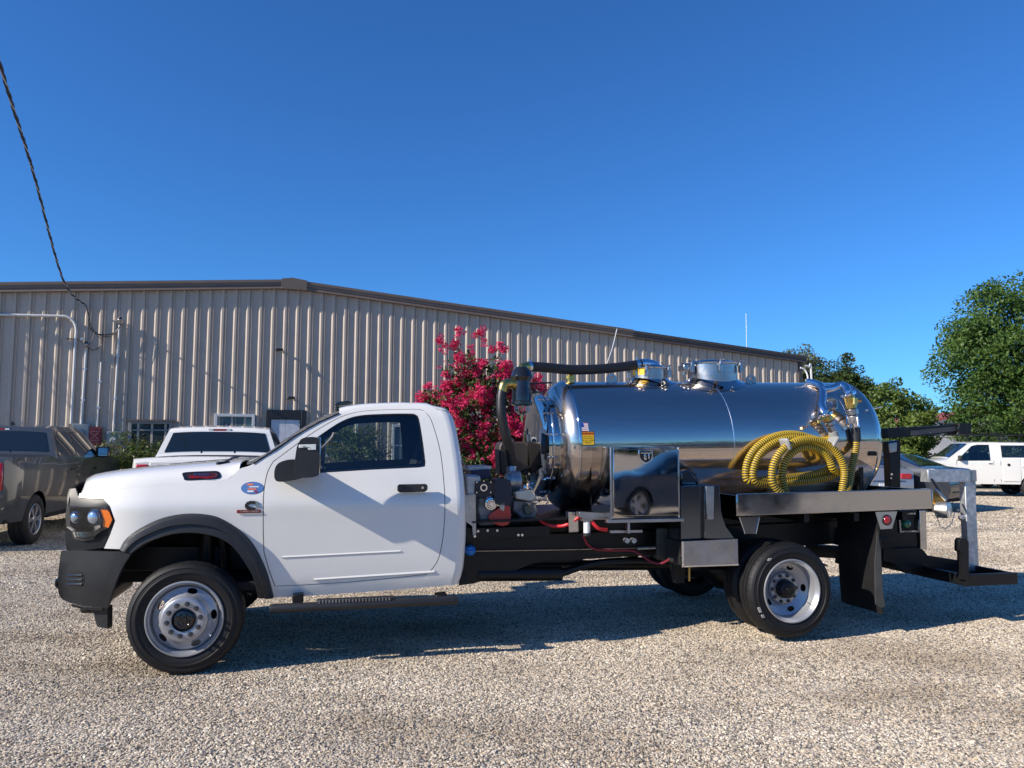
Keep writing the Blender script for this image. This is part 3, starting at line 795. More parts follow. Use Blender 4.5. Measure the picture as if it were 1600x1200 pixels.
# far wood behind the viewer (seen in the polished steel) and past the buildings
def wood(name, label, pts, h, seed):
    rg = random.Random(seed); mb = MB(); cs = []
    for (x_, y_), (x2, y2) in zip(pts, pts[1:]):
        L_ = math.hypot(x2 - x_, y2 - y_); n = int(L_ / 1.5)
        for i in range(n):
            t_ = i / n; hh = h * rg.uniform(.6, 1.15)
            for z in range(5): cs.append((Vector((lerp(x_, x2, t_) + rg.uniform(-2, 2), lerp(y_, y2, t_) + rg.uniform(-2, 2), hh * (z + .5) / 5)), 1.5, Vector((0, 0, 1))))
    leaves(mb, cs, 20, .5, 1.2, rg, asp=.8)
    o = obj(name, mb, G2, smooth=0); tag(o, label, None, kind='stuff')
wood('far_wood', 'dark far-off wood behind the viewer', [(-120, 20), (-100, -50), (-30, -85), (60, -80), (115, -20), (120, 60)], 7, 3)
wood('far_trees', 'far-off line of trees beyond the fence', [(24, 72), (50, 70), (90, 60), (118, 62)], 3.0, 4)

# ------------------------------------------------------------------ fence and far building
fen = thing('chain_link_fence', 'grey chain link fence behind the cars on the right', 'fence', (12, 36.5, 0), R(2))
for i in range(9): obj('post', MB().cyl((i * 2.6, 0, 0), (i * 2.6, 0, 2.2), .035, n=8), GALV, fen)
obj('top_rail', MB().tube([(0, 0, 2.1), (20.8, 0, 2.1)], .022, 6), GALV, fen)
q = MB()
s = .11; L_ = 20.8; n = int(L_ / s)
for i in range(-19, n):
    for sg in (1, -1):
        xa = i * s; xb = xa + 2.05; za, zb = (.05, 2.1) if sg > 0 else (2.1, .05)
        if xa < 0: za = za + (zb - za) * (-xa / 2.05); xa = 0
        if xb > L_: zb = za + (zb - za) * ((L_ - xa) / max(1e-6, xb - xa)); xb = L_
        q.tube([(xa, sg * .004, za), (xb, sg * .004, zb)], .0045, 3, caps=False)
o = obj('wire_mesh', q, GALV, fen, smooth=0); o['kind'] = 'stuff'
q = MB()
for k in range(3): q.tube([(0, -.1 - .05 * k, 2.22 + .07 * k), (20.8, -.1 - .05 * k, 2.22 + .07 * k)], .006, 4)
obj('barbed_wire', q, GALV, fen)
fb = thing('far_shed', 'distant white shed with a red roof edge seen through the trees', 'building', (at_depth(1490, 690, 62).x, 62, 0), R(10))
obj('wall', MB().prism([(-7, 0), (7, 0), (7, 3.9), (2, 4.4), (-7, 2.7)], 0, 8), mat('white_siding', (.6, .58, .55), .7), fb, smooth=0)
obj('roof', MB().prism([(-7.4, 2.65), (2, 4.42), (7.4, 3.85), (7.4, 4.0), (2, 4.62), (-7.4, 2.8)], -.3, 8.3), mat('red_roof', (.35, .09, .06), .6), fb, smooth=0)
# ------------------------------------------------------------------ the tank truck
YAW = R(13)
TO = Vector((-2.3264, 5.5767, 0))
TU = Vector((math.cos(YAW), math.sin(YAW), 0)); TV = Vector((-math.sin(YAW), math.cos(YAW), 0))
truck = thing('tank_truck', 'white cab truck with a mirror polished steel vacuum tank on gravel', 'truck', TO, YAW)
VC = 1.0     # the truck's centre line lies this far behind its near side
def TL(px, py, v):
    """where a line of sight crosses the upright plane y = v of the truck; returns (u, w)"""
    d = ray(px, py); t = (v - (CAM - TO).dot(TV)) / d.dot(TV); p = CAM + d * t - TO
    return p.dot(TU), p.z
def TF(px, py, F):
    v = .05
    for _ in range(7):
        u, w = TL(px, py, v); v = F(u, w)
    return u, w
def TP(px, py, v): u, w = TL(px, py, v); return Vector((u, v, w))
FT = [(.38, .12), (.52, .065), (.62, .034), (.75, .022), (.90, .015), (1.05, .008), (1.18, .0), (1.215, .004), (1.30, .030), (1.42, .064), (1.50, .088), (1.70, .148), (1.90, .218), (1.97, .262), (2.03, .34)]
def FB(u, w):
    v = (sinterp(w - .014, FT) + 2 * sinterp(w, FT) + sinterp(w + .014, FT)) / 4
    if u < -.30: v += .27 * (-.30 - max(u, -.90)) ** 2 / .45
    if u < .5 and w > 1.2: v += .04 * min(1, (.5 - u)) * min(1, (w - 1.2) / .15)
    return v
def S(px, F=FB): return [TF(x, y, F) for x, y in px]
def opoly(P, d):
    out = []; n = len(P)
    a = sum(P[i][0] * P[(i + 1) % n][1] - P[(i + 1) % n][0] * P[i][1] for i in range(n)); sg = 1 if a > 0 else -1
    for i in range(n):
        x0, y0 = P[i - 1]; x1, y1 = P[i]; x2, y2 = P[(i + 1) % n]
        n1 = Vector((y1 - y0, x0 - x1)).normalized(); n2 = Vector((y2 - y1, x1 - x2)).normalized()
        m = (n1 + n2); m = m.normalized() if m.length > 1e-6 else n1
        k = 1 / max(.5, m.dot(n1)); out.append((x1 + m.x * d * sg * k, y1 + m.y * d * sg * k))
    return out
door_px = crv([(413, 862), (412, 830), (412, 800), (413, 768), (418, 740), (427, 722)], 3)[:-1] + crv([(427, 722), (460, 697.5), (487, 678), (525, 655.5), (555, 645), (587, 641.5), (640, 640), (658, 641), (667, 647), (675, 661), (687.5, 706), (693.5, 760), (694.5, 800), (691.5, 840), (686, 868), (679, 883), (667, 897)], 4)[:-1] + [(667, 897), (600, 904), (550, 908.5), (480, 913), (430, 915.5)] + crv([(430, 915.5), (421, 890), (413, 862)], 3)[1:-1]
door = S(door_px)
win_px = [(476, 741), (464, 742), (462, 726)] + crv([(462, 726), (486, 692), (512, 671.5), (537, 656.5), (562, 649), (600, 646.5), (640, 646), (650, 648), (655, 655), (661, 690), (665, 722)], 4)[1:] + [(664, 729), (655, 730.5), (580, 734), (500, 739)]
win = S(win_px)
arch_o = crv([(187, 858), (197, 842), (220, 825), (255, 809), (292.5, 802.5), (330, 805), (355, 815), (380, 832.5), (397.5, 852.5), (412, 880), (421, 905), (428, 934)], 4)
back_px = crv([(704, 914), (710, 890), (713, 860), (714.5, 830), (714, 787), (711, 745), (705, 700), (698, 664), (692, 648), (684, 640)], 4)
roof_px = crv([(684, 640), (672, 635.5), (655, 634), (625, 633.5), (590, 635), (560, 638.5), (530, 646.5), (500, 659), (457, 684), (430, 703), (400, 722.5), (386, 729)], 3)
seam_px = crv([(386, 729), (374, 733), (362, 745), (349, 750.5), (320, 754), (280, 757), (240, 760.5), (200, 764), (167, 767), (140, 769.5), (124, 771)], 3)
front_px = [(123, 777), (162, 780), (172, 791), (180, 814), (172, 836), (162.5, 857)]
body_px = front_px + arch_o + [(480, 931), (570, 925), (640, 920)] + back_px + roof_px[1:] + seam_px[1:]
body = S(body_px)
DOORS = []
for mir in (None, VC):
    b = obj('cab_body', panel_mb(body, [opoly(door, .006)], FB, .035, 0, mir), WHITE, truck, smooth=40, solid=.012)
    d = obj('door', panel_mb(opoly(door, -.0), [win], FB, .035, -.001, mir), WHITE, truck, smooth=40, solid=.02)
    DOORS.append(d)
    # dark rubber around the glass and the inner frame
    obj('window_seal', panel_mb(opoly(win, .001), [opoly(win, -.014)], FB, .2, .006, mir), BLKGL, d, smooth=40, solid=.006)
    obj('window_glass', panel_mb(opoly(win, -.006), [], FB, .08, .016, mir), GLASS, d, smooth=40)
    inner = panel_mb(opoly(body, -.02), [opoly(win, -.03)], FB, .09, .05, mir)
    obj('inner_skin', inner, INTER, truck, smooth=40)
def door_bits(mir):
    sgn = -1 if mir is None else 1
    def V(v): return v if mir is None else 2 * VC - v
    dd = DOORS[0 if mir is None else 1]
    a = TP(621, 763, -.03); b = TP(668, 763, -.03)
    q = MB(); q.prism([(a.x, a.z - .022), (a.x + .02, a.z - .032), (b.x - .02, a.z - .03), (b.x, a.z - .012), (b.x, a.z + .022), (b.x - .015, a.z + .032), (a.x + .015, a.z + .03), (a.x, a.z + .02)], V(-.045), V(-.004))
    h = obj('handle', q, BLKPL, dd, bevel=.008)
    obj('lock', MB().cyl((b.x - .04, V(-.048), a.z + .004), (b.x - .04, V(-.042), a.z + .004), .009), CHROME2, dd)
    # pressed crease strip low on the door and the sill glint step
    return dd
near_door = door_bits(None); far_door = door_bits(VC)
def ribbon(px_a, px_b, off, name, m, parent, F=FB, th=.004, rows=2):
    A = [TF(x, y, F) for x, y in px_a]; B = [TF(x, y, F) for x, y in px_b]
    rs = []
    for j in range(rows + 1):
        t = j / rows; rr = []
        for (u0, w0), (u1, w1) in zip(A, B):
            u, w = lerp(u0, u1, t), lerp(w0, w1, t); bump = -th * math.sin(math.pi * t)
            rr.append((u, F(u, w) + off + bump, w))
        rs.append(rr)
    return obj(name, MB().grid(rs, flip=True), m, parent)
LN = lambda a, b, n=10: [(lerp(a[0], b[0], i / n), lerp(a[1], b[1], i / n)) for i in range(n + 1)]
ribbon(LN((441, 868.5), (626, 859.5)), LN((441, 873), (626, 863)), -.001, 'body_crease', WHITE, near_door, th=.007)
ribbon(LN((490, 903.5), (680, 891)), LN((490, 908), (676, 896.5)), -.001, 'body_crease', WHITE, near_door, th=.008)

# hood ---------------------------------------------------------------
sil = [(118, 760), (130, 751.5), (148, 745), (167.5, 739.5), (200, 733.5), (230, 729.5), (270, 725), (305, 722), (340, 719.5), (368, 718), (396, 717)]
silw = sorted([TL(x, y, .45) for x, y in sil])
seamw = sorted([TF(x, y, FB) for x, y in seam_px])
ust = [-.80, -.77, -.72, -.65, -.55, -.45, -.35, -.25, -.15, -.05, .05, .12, .17, .22, .26, .30]
cs_v = [0, .02, .07, .15, .28, .45, .7, 1.0]; cs_h = [0, .32, .62, .80, .93, 1.0, .93, .90]
rows = []
for i, u in enumerate(ust):
    sw = interp(u, seamw); sv = FB(u, sw); cw = interp(u - .02, silw)
    if i == 0: cw = sw + .012
    if i == 1: cw = max(sw + .04, cw - .012)
    r_ = []
    for dv, h in zip(cs_v, cs_h):
        v = sv + (1 - sv) * dv
        uu = u - .14 * (1 - (1 - dv) ** 2) * min(1, max(0, (-u - .1) / .6))
        r_.append((uu, v, sw + (cw - sw) * h))
    r_ += [(p[0], 2 * VC - p[1], p[2]) for p in r_[-2::-1]]
    rows.append(r_)
front = [(p[0] - .004 + .03, p[1], p[2] - .035) for p in rows[0]]
rows = [front, [(p[0] - .006, p[1], p[2] - .010) for p in rows[0]]] + rows
obj('hood', MB().grid(rows, flip=True), WHITE, truck, smooth=60, solid=.01)
# cowl and wipers
cw0 = TL(372, 722, .3)
q = MB(); rr = []
for t in range(9):
    v = .14 + (1.86 - .14) * t / 8; bow = .12 * (1 - ((v - 1) / .9) ** 2)
    rr.append([(.165 - bow * .6, v, 1.46 + .02 * (1 - ((v - 1) / .9) ** 2)), (.26 - bow, v, 1.475), (.34 - bow, v, 1.47)])
obj('cowl', q.grid(rr), BLKPL, truck)
obj('wiper', MB().tube([(.16, .25, 1.50), (.18, .6, 1.53), (.2, .95, 1.54)], .009, 6).tube([(.2, .28, 1.5), (.12, .22, 1.49)], .018, 8), BLKPL, truck)

# roof, windshield, back of cab ---------------------------------------
rail = sorted([TF(x, y, FB) for x, y in roof_px if x > 528])
top = sorted([TL(x, y, .6) for x, y in ((528, 641), (545, 636), (575, 632), (625, 630), (672, 631), (688, 634))])
u0, u1 = rail[0][0], TF(690, 646, FB)[0]
rows = []
NU = 14
for i in range(NU + 1):
    u = lerp(u0, u1, i / NU); rw = interp(u, rail); cwid = max(rw + .012, interp(min(u + .04, top[-1][0]), top)); rv = FB(u, rw)
    if i >= NU - 1: cwid = lerp(cwid, rw, .4)
    r_ = []
    for dv, h in ((0, 0), (.015, .35), (.04, .6), (.09, .8), (.2, .93), (.4, 1.0), (.7, 1.0), (1, 1.0)):
        r_.append((u, rv + (1 - rv) * dv, rw + (cwid - rw) * h))
    r_ += [(p[0], 2 * VC - p[1], p[2]) for p in r_[-2::-1]]
    rows.append(r_)
obj('roof', MB().grid(rows, flip=True), WHITE, truck, smooth=60, solid=.01)
roof_front = rows[0]; vv = [Vector(p) for p in rows[-1]]
# headliner
obj('headliner', MB().grid([[(p[0] + (0.02 if j == 0 else 0), p[1], p[2] - .05) for p in r] for j, r in enumerate(rows)]), INTER, truck)
pil = [TF(x, y, FB) for x, y in ((396, 724.5), (430, 703), (457, 684), (480, 670), (500, 659), (530, 646))]
msil = [TL(x, y, .55) for x, y in ((372, 727), (415, 709), (449, 684), (474, 667), (499, 653), (528, 641))]
rows = []
for (pu, pw), (mu, mw) in zip(pil, msil):
    pv = FB(pu, pw); r_ = []
    for dv in (0, .06, .14, .25, .4, .55, .75, 1.0):
        k = 1 - (1 - min(1, dv / .55)) ** 1.7; v = pv + (1 - pv) * dv
        r_.append((lerp(pu, mu, k) - .03 * max(0, dv - .5), v, lerp(pw, mw, k)))
    r_ += [(p[0], 2 * VC - p[1], p[2]) for p in r_[-2::-1]]; rows.append(r_)
ws = obj('windshield', MB().grid(rows, flip=True), GLASS, truck, smooth=70)
for sgn in (0, 1):
    edge = MB().tube([(r_[0][0], r_[0][1] - .002, r_[0][2]) if not sgn else (r_[-1][0], r_[-1][1] + .002, r_[-1][2]) for r_ in rows], .007, 6)
    obj('windshield_seal', edge, BLKGL, ws)
obj('inspection_sticker', MB().grid([[Vector(TP(432, 703, .30)), Vector(TP(448, 691, .34))], [Vector(TP(430, 700, .30)), Vector(TP(446, 688.5, .34))]]), WLAB, ws, smooth=0)
# rounded rear corners and back wall
bk = [TF(x, y, FB) for x, y in back_px]
for mir in (False, True):
    rs = []
    for (u, w) in bk:
        v = FB(u, w)
        rr = [(u, v, w), (u + .028, v + .003, w), (u + .052, v + .014, w), (u + .07, v + .034, w), (u + .08, v + .065, w), (u + .082, v + .12, w)]
        if mir: rr = [(p[0], 2 * VC - p[1], p[2]) for p in rr]
        rs.append(rr)
    obj('rear_corner', MB().grid(rs, flip=not mir), WHITE, truck, smooth=60)
rs = []
for (u, w) in bk:
    v = FB(u, w) + .12; rs.append([(u + .082, v, w), (u + .10, VC, w), (u + .082, 2 * VC - v, w)])
bw = obj('back_panel', MB().grid(rs, flip=True), WHITE, truck, smooth=60)
bkw = sorted([(w, u) for u, w in bk])
obj('rear_window', MB().grid([[(interp(w, bkw) + .108 - .02 * abs(t * 2 - 1) ** 2, lerp(.45, 1.55, t), w) for t in (0, .25, .5, .75, 1)] for w in (1.47, 1.6, 1.72, 1.84)], flip=True), GLDARK, truck, solid=.004)
q = MB()
rows = []
for k in range(5):
    t = k / 4; a = math.pi / 2 * t; ra = []
    for p in vv:
        ra.append((p.x + .085 * math.sin(a), p.y, p.z - .085 * (1 - math.cos(a))))
    rows.append(ra)
rows.append([(p[0], p[1], p[2] - .06) for p in rows[-1]])
obj('roof_rear_edge', q.grid(rows, flip=True), WHITE, truck, smooth=60)
for v in (.55, 1.0, 1.45):
    q = MB().prism([(.98, 1.985), (1.03, 2.005), (1.10, 2.01), (1.14, 1.995), (1.10, 1.975), (1.0, 1.965)], v - .06, v + .07)
    obj('roof_marker_lamp', q, BLKGL, truck, bevel=.012)

# wheel arch flare -----------------------------------------------------
arch_i = crv([(205, 864), (216, 855), (230, 847), (267, 834.5), (305, 832), (342, 840), (367, 857), (387, 885), (398, 908), (404, 935)], 5)
NA = 40
def resample(P, n):
    L = [0]
    for a, b in zip(P, P[1:]): L.append(L[-1] + math.hypot(b[0] - a[0], b[1] - a[1]))
    out = []; j = 0
    for i in range(n + 1):
        s = L[-1] * i / n
        while j < len(L) - 2 and L[j + 1] < s: j += 1
        t = (s - L[j]) / max(1e-9, L[j + 1] - L[j]); out.append(tuple(lerp(a, b, t) for a, b in zip(P[j], P[j + 1])))
    return out
A = resample([TF(x, y, FB) for x, y in arch_o], NA); B = resample([TF(x, y, lambda u, w: FB(u, w) - .055) for x, y in arch_i], NA)
for mir in (False, True):
    rs = []
    for (ua, wa), (ub, wb) in zip(A, B):
        va = FB(ua, wa); vb = min(FB(ub, wb), .10) - .055
        rr = [(ua, va + .004, wa), (lerp(ua, ub, .06), va - .022, lerp(wa, wb, .06)), (lerp(ua, ub, .2), lerp(va, vb, .35) - .03, lerp(wa, wb, .2)),
              (lerp(ua, ub, .45), lerp(va, vb, .7) - .02, lerp(wa, wb, .45)), (lerp(ua, ub, .55), lerp(va, vb, .8) - .016, lerp(wa, wb, .55)), (lerp(ua, ub, .60), lerp(va, vb, .9) + .002, lerp(wa, wb, .60)),
              (ub, vb, wb), (lerp(ua, ub, 1.04), vb + .012, lerp(wa, wb, 1.04)), (lerp(ua, ub, 1.0), vb + .14, lerp(wa, wb, 1.0))]
        if mir: rr = [(p[0], 2 * VC - p[1], p[2]) for p in rr]
        rs.append(rr)
    obj('wheel_arch_flare', MB().grid(rs, flip=mir), BLKPL, truck, smooth=38)
    # liner
    rs = []
    for (ub, wb) in B:
        vb = min(FB(ub, wb), .10) + .0
        rr = [(ub, vb + .02, wb), (ub, vb + .60, wb)]
        if mir: rr = [(p[0], 2 * VC - p[1], p[2]) for p in rr]
        rs.append(rr)
    lb = [(rs[0][1][0], rs[0][1][1], .55)] 
    obj('wheel_arch_liner', MB().grid(rs), DARK, truck)
obj('engine_bay_wall', MB().box((-.72, .66, .55), (.62, 1.34, 1.25)), DARK, truck, smooth=0)
# suspension bits in the arch
q = MB(); q.cyl((.18, .50, .62), (.12, .46, 1.12), .035); q.cyl((-.1, .62, .42), (.9, .6, .55), .03); q.cyl((-.0, .25, .38), (0, 1.75, .38), .06); q.cyl((-.25, .4, .55), (-.3, 1.6, .55), .022)
q.cyl((.02, .60, .5), (.02, .60, .95), .075)
obj('front_axle', q, BLKPT, truck)

# front end ------------------------------------------------------------
def fblock(px, off, name, m, parent=truck, solid=.012, step=.06, mirror=True, F=FB, holes=()):
    P = S(px, F); o = None
    H_ = [S(h, F) for h in holes]
    o = obj(name, panel_mb(P, H_, F, step, off), m, parent, smooth=40, solid=solid)
    if mirror: obj(name, panel_mb(P, H_, F, step, off, VC), m, parent, smooth=40, solid=solid)
    return o
hl_dark = [(105, 770), (108, 764), (117, 763), (121, 775), (162, 780.5), (171, 791), (179, 814), (171, 836), (162, 856), (128, 860), (103, 859), (101, 838), (106, 826), (103, 800)]
SATB = mat('satin_black_trim', (.008, .009, .011), .42, spec=.3)
hb = fblock(hl_dark, .010, 'front_corner_trim', SATB)
LD = mat('headlight_dark_housing', (.045, .05, .06), .1, .6, coat=1)
hd = fblock([(105, 790), (135, 792), (166, 792), (171, 797), (177, 812), (172, 824), (160, 829), (150, 836), (147, 842), (128, 846), (115, 842), (112, 828), (104, 824), (102, 806)], .001, 'headlight', LD, solid=.02)
fblock([(156, 796), (168, 797), (171, 800), (175.5, 812), (169.5, 824.5), (161, 822), (162, 812)], -.006, 'amber_reflector', AMB, hd, .004, mirror=False)
fblock([(104, 823), (125, 822), (140, 824), (156, 820), (158, 823), (150, 829), (128, 830), (112, 829)], -.009, 'chrome_strip', CHROME2, hd, .004, mirror=False)
fblock([(114, 831), (146, 831), (143, 837), (130, 841), (117, 839)], -.004, 'signal_lamp', HEADL, hd, .004, mirror=False)
fblock([(106, 791), (138, 793), (134, 797), (107, 796)], -.004, 'upper_light_strip', LD, hd, .003, mirror=False)
c = TF(146.5, 808, FB); fblock([(105, 791), (135, 792.5), (154, 793), (160, 812), (158, 829), (150, 836), (147, 841), (128, 844), (116, 841), (112, 828), (105, 823), (103, 806)], -.020, 'clear_lens', CLEAR, hd, 0, mirror=False)
M = Matrix.Translation((c[0], FB(*c) - .004, c[1])) @ Matrix.Rotation(R(-28), 4, 'Z')
obj('projector_lens', MB().lathe([(0, -.028), (.02, -.026), (.04, -.017), (.052, 0), (.058, 0), (.06, .01)], M, 28), mat('lens_glass', (.5, .58, .66), .05, .75, coat=1), hd)
c = TF(116, 808, FB); M = Matrix.Translation((c[0], FB(*c) - .004, c[1])) @ Matrix.Rotation(R(-40), 4, 'Z')
obj('projector_lens', MB().lathe([(0, -.02), (.03, -.012), (.042, 0), (.048, .01)], M, 24), mat('lens_glass', (.5, .58, .66), .05, .75, coat=1), hd)
def frontskin(w0, w1, ue, bul, name, m, parent=truck, nw=4, prof=None, y0=.16):
    rs = []
    for j in range(nw + 1):
        w = lerp(w0, w1, j / nw); e = prof(j / nw) if prof else 0; r_ = []
        for i in range(17):
            t = i / 16; t = .5 - .5 * math.cos(math.pi * t); ee = ue(w) if callable(ue) else ue; ve = y0(ee, w) if callable(y0) else y0
            v = lerp(ve, 2 * VC - ve, t); r_.append((ee - bul * (1 - abs(2 * t - 1) ** 2.6) - (e if 0 < i < 16 else 0), v, w))
        rs.append(r_)
    return obj(name, MB().grid(rs), m, parent, smooth=50)
frontskin(.87, 1.345, lambda w: TF(104.5 if w < 1.30 else 108 + (w - 1.30) * 130, 697 + (1.65 - w) * 228, FB)[0] + .004, .075, 'grille_panel', SATB, prof=lambda t: -.02 * t * t, y0=lambda u, w: FB(u, w) + .008, nw=8)
gr = obj('grille', MB().box((-.955, .55, .95), (-.90, 1.45, 1.25)), BLKGL, truck, bevel=.02)
q = MB()
for k in range(4): q.box((-.967, .58, .98 + k * .065), (-.955, 1.42, 1.0 + k * .065))
q.box((-.972, .95, .96), (-.955, 1.05, 1.24)); obj('grille_bar', q, BLKPL, gr, bevel=.003)
# bumper
bump = [(95, 861), (130, 861), (182, 862), (190, 864)] + crv([(190, 864), (176, 886), (165, 915), (158, 950)], 4)[1:] + crv([(158, 950), (130, 948), (112, 943), (93, 931), (91, 900), (95, 861)], 5)[1:-1]
FBU = lambda u, w: FB(u, w) - .02
fblock(bump, 0, 'bumper', BLKPL, solid=.03, F=FBU)
fblock([(182, 862), (207, 863)] + crv([(207, 863), (193, 885), (180, 915), (169, 950)], 4)[1:] + [(156, 948)] + crv([(156, 948), (163, 915), (173, 886), (182, 862)], 4)[1:-1], -.022, 'bumper_flare', BLKPL, solid=.03, F=FBU)
fblock([(103, 891), (125, 892), (131, 897), (132, 908), (127, 917), (116, 920), (104, 918), (99, 912), (101, 905), (104, 900)], -.002, 'bumper_recess', DARK, solid=.003, F=FBU)
for k, y in enumerate((897, 904, 911)):
    ribbon(LN((105, y), (128, y)), LN((105, y + 3.5), (128, y + 3.5)), -.006, 'recess_bar', BLKGL, truck, F=FBU, th=.006)
fblock([(112, 943), (130, 948), (160, 950), (160, 953), (130, 952), (112, 947)], -.008, 'bumper_lip', BLKGL, solid=.01, F=FBU)
fblock([(138, 951), (166, 951), (166, 984), (150, 981), (147, 972), (145, 961)], .03, 'air_dam', BLKPL, solid=.05, F=FBU)
frontskin(.49, .865, lambda w: TF(interp(w, [(.49, 108), (.56, 95), (.75, 92.5), (.87, 96)]), 697 + (1.65 - w) * 230, FBU)[0] + .004, .075, 'bumper_face', BLKPL, prof=lambda t: -.03 * (2 * t - 1) ** 2, y0=lambda u, w: FBU(u, w) + .004, nw=8)
obj('front_lip', MB().box((-.86, .45, .36), (-.74, 1.55, .48)), BLKPL, truck, bevel=.03)
obj('tow_hook', MB().tube(smooth3([(-.95, .62, .55), (-1.06, .62, .54), (-1.06, .62, .60), (-.95, .62, .62)]), .014, 8), BLKGL, truck)
# badges -----------------------------------------------------------------
vent = crv([(285.5, 739), (300, 737), (325, 736), (340, 736), (345, 741), (344, 746), (338, 748), (310, 749.5), (290, 750), (287, 746)], 4, True)
def hood_patch(px, off, name, m, solid, parent=truck, smooth=40):
    # the hood flank is a steep strip above the seam
    def FH(u, w):
        sw = interp(u, seamw); sv = FB(u, sw); cw = interp(u - .02, silw); h = max(0, (w - sw) / max(.01, (cw - sw)))
        return sv + (1 - sv) * interp(h, list(zip(cs_h[:6], cs_v[:6])))
    P = [TF(x, y, FH) for x, y in px]
    return obj(name, panel_mb(P, [], FH, .03, off), m, parent, smooth=smooth, solid=solid), FH
hp, FH = hood_patch(vent, -.005, 'hood_vent', BLKGL, .01)
hood_patch(crv([(294, 741), (320, 739), (338, 739), (339, 744), (334, 747), (300, 748), (295, 746)], 3, True), -.008, 'vent_insert', mat('dark_red_insert', (.06, .012, .015), .3), .002, hp)
def letters(s, px, py, size, m, name, F, off, parent, xs=1.0, depth=.002, bold=0, tilt=0):
    u, w = TF(px, py, F)
    uu, ww = TF(px + 3, py, F); ang = math.atan2(F(uu, w) - F(u, w), uu - u); ang2 = (F(u, w + .02) - F(u, w)) / .02
    q = text_mb(s, size, depth, bold, xs=xs)
    q.xform(Matrix.Translation((u, F(u, w) + off, w)) @ Matrix.Rotation(ang, 4, 'Z') @ Matrix.Rotation(-math.atan(ang2), 4, 'X') @ Matrix.Rotation(R(tilt), 4, 'Y'))
    return obj(name, q, m, parent, smooth=0)
letters('5500', 315, 741.5, .030, CHROME2, 'number_badge', FH, -.012, hp, 1.9, tilt=2)
letters('HEAVY DUTY', 315, 746, .022, REDL, 'badge_lettering', FH, -.012, hp, 1.25, bold=.0006, tilt=2)
def oval(px, py, a, b, F, off, name, m, parent, n=28):
    u, w = TF(px, py, F); P = [(u + a * math.cos(2 * math.pi * i / n), w + b * math.sin(2 * math.pi * i / n)) for i in range(n)]
    return obj(name, panel_mb(P, [], F, .03, off), m, parent, smooth=40, solid=.001)
ov = oval(394.5, 762.5, .082, .046, FB, -.002, 'oval_sticker', BLUEP, truck)
oval(394.5, 762.5, .078, .042, FB, -.0032, 'sticker_field', mat('sticker_mid_blue', (.09, .2, .45), .4), ov)
for i, (x, y, a, b, m) in enumerate([(391, 757, .022, .006, ORANG), (397, 760.5, .035, .004, WLAB), (394, 764, .03, .005, ORANG), (391.5, 767.5, .022, .006, WLAB), (400, 768, .010, .006, REDL)]):
    u, w = TF(x, y, FB); obj('sticker_print', panel_mb([(u - a, w - b), (u + a, w - b), (u + a, w + b), (u - a, w + b)], [], FB, .05, -.0048 - .0002 * i), m, ov, smooth=0)
u, w = TF(391, 790, FB)
cpts = [(.04 * math.cos(R(t)), .034 * math.sin(R(t))) for t in range(62, 300, 14)]; cin = [(.018 * math.cos(R(t)), .013 * math.sin(R(t))) for t in range(300, 61, -17)]
PP = [(u + a, w + b) for a, b in [(.045, .034)] + cpts + [(.05, -.03), (.045, -.012)] + cin + [(.03, .012)]]
em = obj('engine_emblem', MB().prism([(u + a, w + b) for a, b in [(.036, .034), (.0, .036), (-.026, .026), (-.038, .008), (-.038, -.010), (-.026, -.026), (0, -.036), (.036, -.034), (.036, -.012), (.004, -.012), (-.012, -.004), (-.012, .006), (.004, .012), (.036, .012)]], FB(u, w) - .008, FB(u, w) + .001), BLKGL, truck, bevel=.002)
obj('emblem_wedge', MB().prism([(u + .038, w + .034), (u + .05, w + .03), (u + .068, w - .012), (u + .038, w - .012)], FB(u, w) - .007, FB(u, w) + .001), mat('grey_emblem', (.2, .25, .26), .3), em)
u2, w2 = TF(390, 799, FB)
rb = obj('emblem_bar', MB().prism([(u2 - .09, w2 - .011), (u2 + .08, w2 - .011), (u2 + .08, w2 + .012), (u2 - .09, w2 + .012)], FB(u2, w2) - .007, FB(u2, w2) + .001), mat('dark_red_badge', (.22, .01, .02), .25, coat=.5), em, bevel=.002)
letters('TURBO DIESEL', 390, 799, .017, CHROME2, 'emblem_lettering', FB, -.0085, em, 1.25)
obj('emblem_underline', MB().box((u2 - .07, FB(u2, w2) - .006, w2 - .019), (u2 + .095, FB(u2, w2) + .001, w2 - .013)), CHROME2, em, smooth=0)  # thin chrome strip just below the emblem bar

# mirror -----------------------------------------------------------------
def mirror_set(m):
    def V(v): return v if not m else 2 * VC - v
    def pr(px, v0, v1, vm): return MB().prism([TL(x, y, vm) for x, y in px], V(v0), V(v1))
    g = obj('door_mirror', pr(crv([(461, 743), (463, 706), (468, 690), (476, 684), (492, 683), (498, 688), (500, 712), (499, 738), (494, 744), (476, 746)], 3, True), -.36, -.16, -.30), BLKPL, truck, bevel=.028, seg=4)
    obj('mirror_arm', pr(crv([(430, 741), (433, 727), (443, 720), (458, 718), (474, 720), (476, 741), (470, 747), (450, 751), (434, 751)], 3, True), -.20, .05, -.1), BLKPL, g, bevel=.022, seg=4)
    obj('turn_strip', pr([(467, 695), (494, 694), (494, 703), (482, 703), (480, 699), (467, 700)], -.368, -.345, -.36), mat('clear_marker', (.75, .78, .74), .2), g, bevel=.003)
    obj('mirror_glass', MB().box((TL(500, 712, -.3)[0] - .012, min(V(-.34), V(-.18)), 1.44), (TL(500, 712, -.3)[0] + .003, max(V(-.34), V(-.18)), 1.70)), CHROME2, g, bevel=.003)
    obj('arm_seam', pr([(466, 725), (473, 725), (476, 742), (470, 744)], -.208, -.19, -.2), STEEL, g, bevel=.004)
    return g
mirror_set(False); mirror_set(True)
